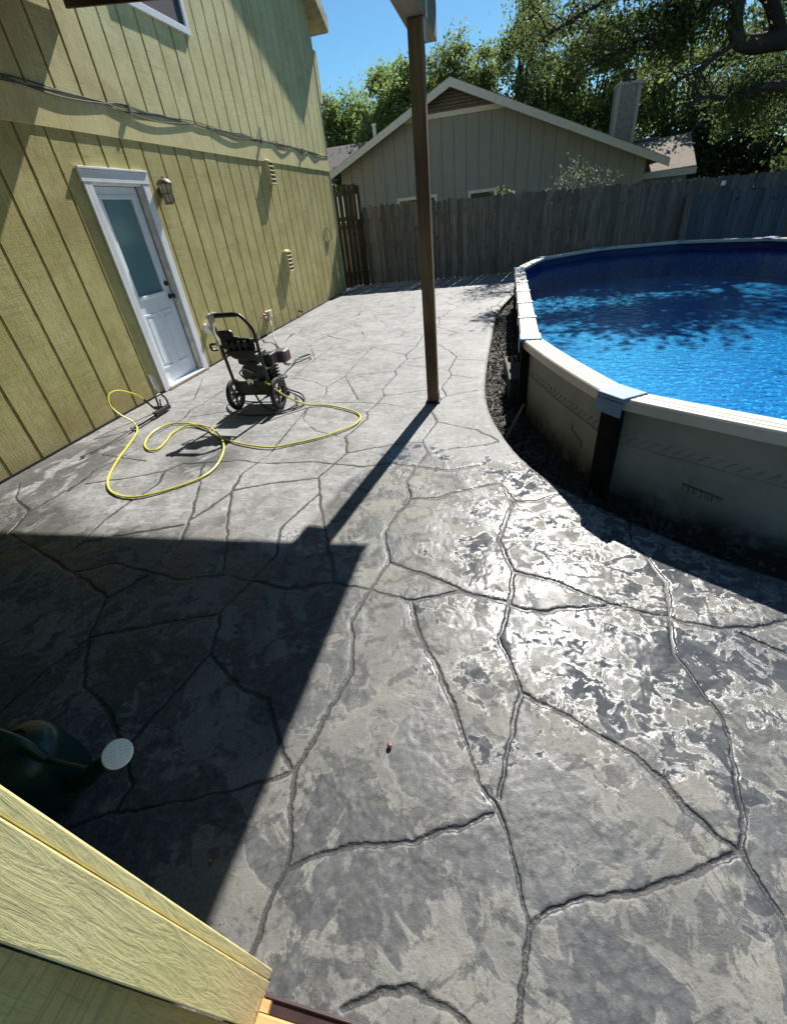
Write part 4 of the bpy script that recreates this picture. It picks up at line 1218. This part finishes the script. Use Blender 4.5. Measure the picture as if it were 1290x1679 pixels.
# engine
mb = MB(); mb.box((1.39, 3.80, .205), (1.72, 4.18, .225)); mb.build('base_plate', M['dark_metal'], pw, bevel=.004)
mb = MB(); mb.box((1.44, 3.90, .226), (1.66, 4.12, .34))
for i in range(7): mb.box((1.66, 3.92, .25+.03*i), (1.71, 4.10, .262+.03*i))
eng = mb.build('engine', M['engine'], pw, bevel=.012)
mb = MB(); mb.lathe([(.05,0),(.10,.005),(.112,.03),(.112,.06),(.09,.085),(.03,.09)], (1.55, 3.90, .34), (0,-1,0), 28); mb.build('recoil_starter', M['engine'], eng, smooth=True)
mb = MB(); mb.box((1.41, 3.86, .415), (1.63, 4.08, .515)); mb.build('fuel_tank', M['engine'], eng, bevel=.025)
mb = MB(); mb.box((1.43, 3.88, .516), (1.61, 4.06, .522)); mb.build('tank_top', M['grey_metal'], eng, bevel=.002)
mb = MB(); mb.lathe([(.032,0),(.034,.004),(.034,.026),(.022,.032),(.004,.033)], (1.52, 3.99, .523), (0,0,1), 18); mb.build('fuel_cap', M['black'], eng, smooth=True)
mb = MB(); mb.box((1.64, 3.92, .38), (1.74, 4.06, .49)); mb.build('air_filter', M['black'], eng, bevel=.015)
mb = MB(); mb.box((1.655, 4.09, .36), (1.80, 4.22, .475)); mb.build('muffler', M['grey_metal'], eng, bevel=.015)
mb = MB(); mb.box((1.79, 4.10, .37), (1.806, 4.21, .465)); mb.build('muffler_guard', M['dark_red'], eng, bevel=.004)
mb = MB(); mb.tube([(1.55, 3.84, .29), (1.55, 3.76, .285)], .035, 12); mb.box((1.49, 3.80, .235), (1.61, 3.86, .30)); mb.tube([(1.50, 3.80, .27), (1.66, 3.80, .265), (1.71, 3.79, .255)], .012, 8, 3)
mb.tube([(1.46, 3.83, .30), (1.44, 3.80, .36), (1.50, 3.79, .40), (1.58, 3.80, .36)], .008, 6, 4)
mb.build('pump', M['alu'], pw, smooth=True, bevel=.004)
mb = MB(); mb.box((1.385, 3.785, .165), (1.725, 3.80, .285)); mb.build('splash_guard', M['black'], pw)
# rag
t = thing('rag', 'crumpled off white rag draped over the left end of the washer handle', 'rag', (1.35, 3.74, .8))
mb = MB(); q = random.Random(2); cols = 9; rows = 22; vs = []
for i in range(rows):
    u_ = i/(rows-1)
    for j in range(cols):
        v_ = j/(cols-1)-.5
        if u_ < .22:
            ang = math.pi*(u_/.22); zc = .886 + .026*math.sin(ang); yc = 3.738 + .028*math.cos(ang)
            xx = 1.375 + v_*.07
        else:
            f = (u_-.22)/.78; zc = .880 - .24*f; yc = 3.708 + .010*math.sin(f*9)
            xx = 1.352 + .035*f + v_*(.065 + .03*math.sin(f*6+1))
        vs.append((xx + q.uniform(-.004,.004), yc + .010*math.sin(j*2.1 + i*.5) + q.uniform(-.004,.004), zc + q.uniform(-.006,.006) + .012*v_))
fs = [(i*cols+j, i*cols+j+1, (i+1)*cols+j+1, (i+1)*cols+j) for i in range(rows-1) for j in range(cols-1)]
mb.add(vs, fs)
rg = mb.build('cloth', M['rag'], t, smooth=True)
sm = rg.modifiers.new('solid', 'SOLIDIFY'); sm.thickness = .005
ss = rg.modifiers.new('sub', 'SUBSURF'); ss.levels = 1; ss.render_levels = 2

# ------------------------------------------------------------------ hoses, spray lance
HZ = .0035
hose_p = [(1.70,3.775,.275),(1.74,3.74,.27),(1.83,3.74,.19),(1.94,3.79,.085),(2.06,3.85,HZ+.01),(2.22,3.86,HZ),(2.42,3.78,HZ),(2.60,3.66,HZ),(2.67,3.54,HZ),(2.66,3.38,HZ),(2.55,3.24,HZ),(2.42,3.12,HZ),(2.22,3.00,HZ),(2.06,2.94,HZ),(1.76,3.01,HZ),(1.46,3.15,HZ),(1.25,3.31,HZ),(.98,3.44,HZ),(.77,3.42,HZ),(.72,3.24,HZ),(.82,3.00,HZ),(.95,2.88,HZ),(1.03,2.89,HZ),(1.01,3.03,HZ),(.95,3.21,HZ),(.98,3.37,HZ+.004),(1.08,3.385,HZ+.010),(1.24,3.33,HZ+.018),(1.38,3.24,HZ+.016),(1.58,3.04,HZ+.016),(1.70,2.84,HZ+.004),(1.77,2.60,HZ),(1.74,2.42,HZ),(1.58,2.25,HZ),(1.41,2.155,HZ),(1.25,2.165,HZ),(1.09,2.25,HZ),(.94,2.42,HZ),(.78,2.72,HZ),(.62,3.09,HZ),(.52,3.28,HZ+.006),(.42,3.37,.05),(.31,3.36,.14),(.235,3.38,.225),(.205,3.45,.30),(.225,3.56,.30),(.28,3.68,.215),(.33,3.73,.12),(.345,3.745,.065)]
t = thing('pressure_hose', 'thin yellow high pressure hose looped over the concrete to the spray gun', 'hose', (1.2, 3.0, 0))
MB().tube([(a, b, c+.003) for a, b, c in hose_p], .0075, 8, 6).build('hose', M['yellow'], t, smooth=True)
MB().tube([(.318, 3.715, .155), (.335, 3.74, .10), (.352, 3.762, .045)], .011, 8, 3).build('fitting', M['black'], t, smooth=True)
t = thing('spray_gun', 'dark pressure washer spray gun with long lance lying on the slab by the wall', 'spray gun', (.45, 3.3, 0))
mb = MB(); mb.tube([(.385, 2.74, .008), (.44, 3.02, .012), (.47, 3.30, .022)], .0065, 8); mb.tube([(.382, 2.725, .008), (.388, 2.755, .008)], .012, 8); mb.build('lance', M['grey_metal'], t, smooth=True)
mb = MB(); mb.tube([(.455, 3.28, .022), (.475, 3.42, .026), (.475, 3.62, .030)], .016, 10); mb.build('lance_grip', M['black'], t, smooth=True)
mb = MB(); mb.box((.455, 3.60, .012), (.500, 3.84, .055)); mb.tube([(.478, 3.70, .05), (.465, 3.72, .12), (.45, 3.745, .165), (.448, 3.79, .175), (.455, 3.83, .16), (.47, 3.85, .10), (.478, 3.84, .045)], .010, 8, 4); mb.box((.36, 3.745, .03), (.46, 3.785, .06))
g = mb.build('gun_body', M['dark_metal'], t, bevel=.006)
mb = MB(); mb.tube([(.474, 3.735, .05), (.462, 3.755, .09), (.455, 3.78, .13)], .007, 6, 3); mb.build('trigger', M['black'], g, smooth=True)

t = thing('garden_hose', 'dark grey garden hose from the wall tap to the pressure washer', 'hose', (.9, 5.5, 0))
gh = [(.11,7.10,.225),(.19,7.02,.26),(.28,6.88,.22),(.36,6.72,.10),(.46,6.52,.02),(.72,6.12,HZ),(.93,5.80,HZ),(1.05,5.5,HZ),(1.22,5.32,HZ),(1.35,5.42,HZ+.01),(1.42,5.58,HZ+.03),(1.36,5.66,HZ+.02),(1.22,5.56,HZ),(1.28,5.28,HZ+.016),(1.30,5.0,HZ),(1.42,4.6,HZ),(1.62,4.35,HZ),(1.86,4.15,HZ+.01),(1.98,3.92,HZ),(1.92,3.78,HZ),(1.80,3.70,HZ+.01),(1.66,3.70,.06),(1.57,3.74,.20),(1.55,3.76,.27)]
MB().tube([(a, b, c+.006) for a, b, c in gh], .009, 8, 6).build('hose', M['hose_dark'], t, smooth=True)
t = thing('spare_hose', 'second black hose curling flat under the pressure washer', 'hose', (1.4, 3.9, 0))
MB().tube([(1.52,3.93,.02),(1.35,3.98,.01),(1.22,4.02,.008),(1.12,3.92,.008),(1.30,3.70,.008),(1.56,3.62,.008),(1.80,3.66,.008),(1.93,3.86,.024),(1.80,4.12,.012)], .008, 8, 6).build('hose', M['hose_dark'], t, smooth=True)

# ------------------------------------------------------------------ watering can
wc = thing('watering_can', 'dark green plastic watering can with a pale round sprinkler head in the shade', 'watering can', (2.46, .42, 0))
mb = MB(); mb.lathe([(.02,0.0),(.115,.0),(.125,.008),(.128,.03),(.122,.12),(.116,.19),(.108,.222),(.085,.245),(.05,.258),(.05,.250),(.02,.249)], (2.46, .42, -.002), (0,0,1), 32)
mb.build('body', M['green_can'], wc, smooth=True)
mb = MB(); mb.tube([(2.55, .42, .06), (2.64, .42, .10), (2.74, .422, .19), (2.83, .425, .275), (2.875, .428, .312)], [.036,.032,.025,.020,.022], 14, 5); mb.build('spout', M['green_can'], wc, smooth=True)
ax = Vector((.46, -.22, .86)).normalized()
mb = MB(); mb.lathe([(.020,-.03),(.030,-.006),(.036,.006),(.038,.012),(.035,.016),(.002,.019)], Vector((2.895, .428, .325)), ax, 30); mb.build('sprinkler_head', M['rose'], wc, smooth=True)
mb = MB(); mb.tube([(2.36, .42, .07), (2.27, .42, .11), (2.25, .42, .20), (2.30, .42, .29), (2.42, .42, .335), (2.54, .42, .30), (2.575, .42, .22)], .015, 10, 6); mb.build('handle', M['green_can'], wc, smooth=True)
mb = MB(); mb.tube([(2.545, .42, .215), (2.66, .42, .205), (2.735, .42, .20)], .009, 8); mb.build('brace', M['green_can'], wc, smooth=True)

tag(MB().lathe([(.002,-.006),(.007,-.004),(.009,0),(.007,.005),(.002,.006)], (3.56, .73, .004), (0,0,1), 10).build('berry', M['berry'], None, smooth=True), 'tiny dark red berry lying on the sunlit concrete', 'berry')
tag(MB().add([(3.112,.33,-.003),(3.12,.326,.0),(3.130,.332,-.002),(3.12,.335,.0)], [(0,1,2,3)]).build('fallen_leaf', simple('orange_leaf', (.40,.16,.03), .7), None), 'small orange leaf lying on the shaded concrete', 'leaf')

# ------------------------------------------------------------------ trees
def leaf_mat(name, c0, c1, trans=.45):
    t = NT(name)
    n = t.noise(1.1, 3, .6); n2 = t.noise(14, 2, .6)
    c = t.mix(t.step(n, .35, .65), c0, c1)
    c = t.mix(t.step(n2, .35, .65, 0, .6), c, [x*1.5 for x in c1])
    d = t.n('ShaderNodeBsdfPrincipled'); t.put(d.inputs['Base Color'], c); d.inputs['Roughness'].default_value = .6; d.inputs['Specular IOR Level'].default_value = .15
    tl = t.n('ShaderNodeBsdfTranslucent'); t.put(tl.inputs[0], t.mix(.5, c, [x*2.0 for x in c1]))
    mx = t.n('ShaderNodeMixShader'); mx.inputs[0].default_value = trans
    t.t.links.new(d.outputs[0], mx.inputs[1]); t.t.links.new(tl.outputs[0], mx.inputs[2])
    return t.done(mx.outputs[0])
M['leaf_light'] = leaf_mat('leaf_light', (.115,.165,.045), (.165,.22,.07), .55)
M['leaf_mid'] = leaf_mat('leaf_mid', (.085,.125,.035), (.14,.175,.055), .5)
M['leaf_olive'] = leaf_mat('leaf_olive', (.095,.125,.038), (.145,.18,.058), .5)
M['leaf_oak'] = leaf_mat('leaf_oak', (.045,.068,.022), (.085,.115,.038), .42)
M['leaf_dark'] = leaf_mat('leaf_dark', (.035,.055,.021), (.065,.09,.034), .38)
M['leaf_grey'] = leaf_mat('leaf_grey', (.06,.075,.045), (.12,.14,.09), .4)
M['bark'] = wood('bark', (.045,.035,.028), (.10,.08,.065), 'Z', .95, .5, 1.0)

def leaves(P, size, rs):
    n = len(P)
    a = rs.normal(size=(n, 3)); a /= np.linalg.norm(a, axis=1)[:, None]
    b = rs.normal(size=(n, 3)); b = np.cross(a, b); b /= np.linalg.norm(b, axis=1)[:, None]
    l = (size*rs.uniform(.6, 1.3, n))[:, None]; w = l*rs.uniform(.35, .6, n)[:, None]
    V = np.stack([P - a*l, P + b*w - a*l*.1, P + a*l, P - b*w - a*l*.1], 1)
    return V.reshape(-1, 3)

def tree(name, label, base, crown_c, crown_r, nclump, nleaf, size, mat, seed, group=None, trunk_r=.16, flat=1.0, clump=.135):
    rs = np.random.RandomState(seed)
    t = thing(name, label, 'tree', base, group)
    c = np.array(crown_c); r = np.array(crown_r)
    u = rs.normal(size=(nclump, 3)); u /= np.linalg.norm(u, axis=1)[:, None]
    rad = rs.uniform(.25, 1.0, nclump)**.6
    cl = c + u*rad[:, None]*r*np.array([1, 1, flat])
    cl[:, 2] += .12*r[2]*np.sin(cl[:, 0]*2.1 + seed)
    wts = rs.uniform(.4, 1.6, nclump); wts /= wts.sum()
    pick = rs.choice(nclump, nleaf, p=wts)
    sc = rs.uniform(.6, 1.35, nclump)[pick][:, None] * clump * r.mean()
    g = rs.normal(size=(nleaf, 3)) * sc * np.array([1.15, 1.15, .75])
    P = cl[pick] + g
    quads_mesh('crown', leaves(P, size, rs), mat, t)
    mb = MB(); b = Vector(base); cc = Vector(crown_c)
    top = Vector((cc.x, cc.y, cc.z + .3*r[2])); mid = b.lerp(top, .45) + Vector((rs.uniform(-.3,.3), rs.uniform(-.3,.3), 0))
    mb.tube([b, mid, top], [trunk_r, trunk_r*.7, trunk_r*.2], 8, 5)
    for i in range(0, nclump, 5):
        e = Vector(cl[i]); s_ = b.lerp(top, min(.95, max(.35, rs.uniform(.4, .9))))
        m_ = s_.lerp(e, .5) + Vector((rs.uniform(-.15,.15), rs.uniform(-.15,.15), rs.uniform(-.1,.25)))
        mb.tube([s_, m_, e], [trunk_r*.32, trunk_r*.2, trunk_r*.07], 5, 3)
    mb.build('trunk', M['bark'], t, smooth=True)
    return t
GT = 'trees behind the neighbour house'
tree('tree', 'light green rounded tree just right of the yellow house corner', (-4.2, 27, -.75), (-4.1, 27, 4.4), (1.75, 1.8, 2.0), 75, 20000, .085, M['leaf_light'], 1, GT, .2)
tree('tree', 'taller mid green tree between the light green tree and the timber post', (-1.2, 26, -.75), (-1.2, 26, 4.7), (1.65, 1.8, 2.3), 75, 19000, .085, M['leaf_light'], 2, GT, .2)
tree('tree', 'open branched tree standing right of the timber post above the gable', (1.4, 25, -.75), (1.5, 25.5, 5.3), (1.75, 1.6, 1.9), 60, 12000, .075, M['leaf_mid'], 3, GT, .2, 1, .12)
tree('tree', 'tallest olive green tree above the right slope of the neighbour roof', (4.1, 25, -.75), (4.1, 25.2, 5.3), (1.9, 1.7, 2.6), 80, 18000, .075, M['leaf_mid'], 4, GT, .22, 1, .12)
tree('tree', 'yellow green bushy tree behind the chimney of the neighbour house', (6.9, 24.5, -.75), (6.8, 25, 4.5), (2.4, 1.7, 1.9), 90, 23000, .08, M['leaf_olive'], 5, GT, .2)
tree('tree', 'low dense green tree filling the gap behind the gable peak', (.3, 30, -.75), (.5, 30, 3.6), (3.2, 2, 1.9), 80, 10000, .11, M['leaf_dark'], 6, GT, .2)
tree('tree', 'broad dark green tree far behind the right slope of the gable', (5.6, 32, -.75), (5.6, 32, 3.7), (3.8, 2, 2.3), 90, 12000, .12, M['leaf_dark'], 7, GT, .2)
tree('tree', 'large dark evergreen right of the tan roof wing', (13.2, 23.5, -.75), (13.0, 24.5, 2.9), (2.9, 1.6, 3.2), 90, 24000, .095, M['leaf_dark'], 8, GT, .16)
tree('tree', 'shadowy evergreen at the far right edge behind the blue panel', (13.4, 16.5, -.75), (13.2, 16.4, 2.4), (2.3, 1.6, 2.4), 80, 20000, .075, M['leaf_dark'], 9, GT, .16)
tree('tree', 'dense green tree behind the tan roof wing', (10.4, 26.5, -.75), (10.4, 26.5, 3.6), (2.8, 1.6, 2.6), 70, 15000, .10, M['leaf_mid'], 10, GT, .2)

# the live oak whose limbs reach over the pool
oak = thing('live_oak', 'big live oak with dark crooked limbs reaching over the pool', 'tree', (13.2, 14.6, -.75))
limbs = [
 ([(13.2,14.6,-.75),(12.9,14.5,1.2),(12.2,14.3,2.6),(11.2,14.1,3.3),(10.2,14.0,3.52),(9.17,14.0,3.60),(8.55,13.95,3.60),(8.22,13.9,3.74),(8.10,13.9,4.2),(8.2,13.8,4.9),(7.9,13.5,5.8)], [.36,.32,.27,.23,.20,.175,.16,.13,.115,.10,.06]),
 ([(9.05,14.0,3.62),(8.85,14.0,3.95),(8.62,14.0,4.25),(8.25,13.95,4.45),(7.9,13.9,4.62)], [.13,.12,.11,.10,.08]),
 ([(8.12,13.9,4.15),(7.75,13.8,4.28),(7.35,13.75,4.16),(6.98,13.7,4.05),(6.55,13.6,3.95),(6.1,13.5,3.80),(5.6,13.4,3.62)], [.07,.06,.055,.05,.042,.03,.015]),
 ([(8.3,13.9,3.7),(7.9,13.8,3.5),(7.6,13.7,3.3),(7.2,13.6,3.22)], [.06,.045,.03,.015]),
 ([(10.6,14.0,3.4),(10.0,13.8,3.0),(9.3,13.7,2.86),(8.7,13.6,2.90),(8.2,13.5,2.78),(7.8,13.4,2.84),(7.5,13.4,2.76)], [.13,.11,.085,.07,.055,.04,.02]),
 ([(12.6,14.4,2.0),(11.9,13.4,3.6),(11.0,12.4,5.2),(10.0,11.6,6.4)], [.24,.18,.13,.07]),
 ([(11.6,14.1,3.1),(11.4,14.6,4.6),(10.6,15.0,5.8),(9.6,15.2,6.8)], [.2,.16,.11,.06]),
 ([(8.2,13.85,4.9),(7.2,13.2,5.6),(6.2,12.8,5.9),(5.2,12.6,5.8)], [.09,.07,.05,.025]),
 ([(7.9,13.9,4.62),(6.9,14.1,4.75),(6.0,14.2,4.75),(5.1,14.3,4.55),(4.5,14.3,4.35)], [.07,.055,.045,.03,.015]),
]
mb = MB()
for P, rr in limbs: mb.tube(P, rr, 10, 5)
rs = np.random.RandomState(21); cl = []
for P, rr in limbs[2:5] + limbs[7:]:
    Q, _ = catmull([Vector(p) for p in P], rr, 4)
    for p in Q[3:]:
        for i in range(2):
            e = p + Vector((rs.uniform(-.75,.35), rs.uniform(-.6,.6), rs.uniform(-.55,.40)))
            mb.tube([p, p.lerp(e, .5) + Vector((0,0,.08)), e], [.018,.012,.005], 5, 2); 
            if e.z > 3.65 or e.x > 8.2: cl.append(((e.x, e.y + .5, e.z), rs.uniform(.12,.24), .8))
mb.build('trunk', M['bark'], oak, smooth=True)
for i in range(27):        # dense inner and upper crown
    x_, y_ = rs.uniform(6.4, 14.0), rs.uniform(12.0, 17.6)
    cl.append(((x_, y_, rs.uniform(1.5 + .27*y_, max(1.7 + .27*y_, (y_ - 7.0)/1.02))), rs.uniform(.36, .58), 1.7))
for i in range(8):         # thinner crown over the left part
    cl.append(((rs.uniform(5.0, 6.8), rs.uniform(12.4, 14.6), rs.uniform(4.3, 6.2)), rs.uniform(.25, .42), .7))
for i in range(60):         # masses hanging right of the crooked limb
    x_ = rs.uniform(8.3, 12.5)
    cl.append(((x_, rs.uniform(14.6, 16.2), rs.uniform(3.05 if x_ < 8.9 else 2.3, 4.4)), rs.uniform(.16, .32), .9))
for i in range(10):
    cl.append(((rs.uniform(5.4, 8.0), rs.uniform(13.8, 14.8), rs.uniform(3.85, 4.6)), rs.uniform(.13, .24), .5))
cw = np.array([c[2] for c in cl]); cw /= cw.sum()
pick = rs.choice(len(cl), 56000, p=cw)
cc = np.array([c[0] for c in cl])[pick]; cr = np.array([c[1] for c in cl])[pick][:, None]
quads_mesh('crown', leaves(cc + rs.normal(size=(56000,3))*cr*np.array([1,1,.7]), np.where(cr[:,0] > .37, .075, .042), rs), M['leaf_oak'], oak)

def shrub(name, label, stems, nleaf, size, mat, seed, spread):
    rs = np.random.RandomState(seed); b = stems[0][0]
    t = thing(name, label, 'shrub', b)
    mb = MB(); pts = []
    for st in stems:
        Q, _ = catmull([Vector(p) for p in st], [0]*len(st), 6); mb.tube(Q, list(np.linspace(.016, .004, len(Q))), 5)
        for k_ in range(len(Q)//3, len(Q)): pts.append(tuple(Q[k_]))
    mb.build('stem', M['bark'], t, smooth=True)
    P = np.array(pts)[rs.randint(0, len(pts), nleaf)] + rs.normal(size=(nleaf, 3))*spread
    quads_mesh('foliage', leaves(P, size, rs), mat, t)
SY = 13.0
st = []
for (x, z) in ((4.85,1.55),(5.05,1.78),(5.25,2.02),(5.45,1.95),(5.62,1.85),(5.9,1.80),(6.15,1.78),(5.5,1.6),(5.2,1.55)):
    st.append([(5.4, SY, -.7), (5.4+(x-5.4)*.4, SY, .7), (x, SY + rnd.uniform(-.15,.15), z)])
shrub('shrub', 'leafy shrub growing over the top of the weathered fence', st, 1500, .038, M['leaf_grey'], 31, .085)
st = [[(3.7, SY, -.7), (3.7, SY, .8), (x, SY, z)] for x, z in ((3.55,1.64),(3.7,1.70),(3.85,1.68),(3.95,1.64))]
shrub('shrub', 'small bright leafy sprig just showing above the fence boards', st, 320, .04, M['leaf_light'], 32, .05)
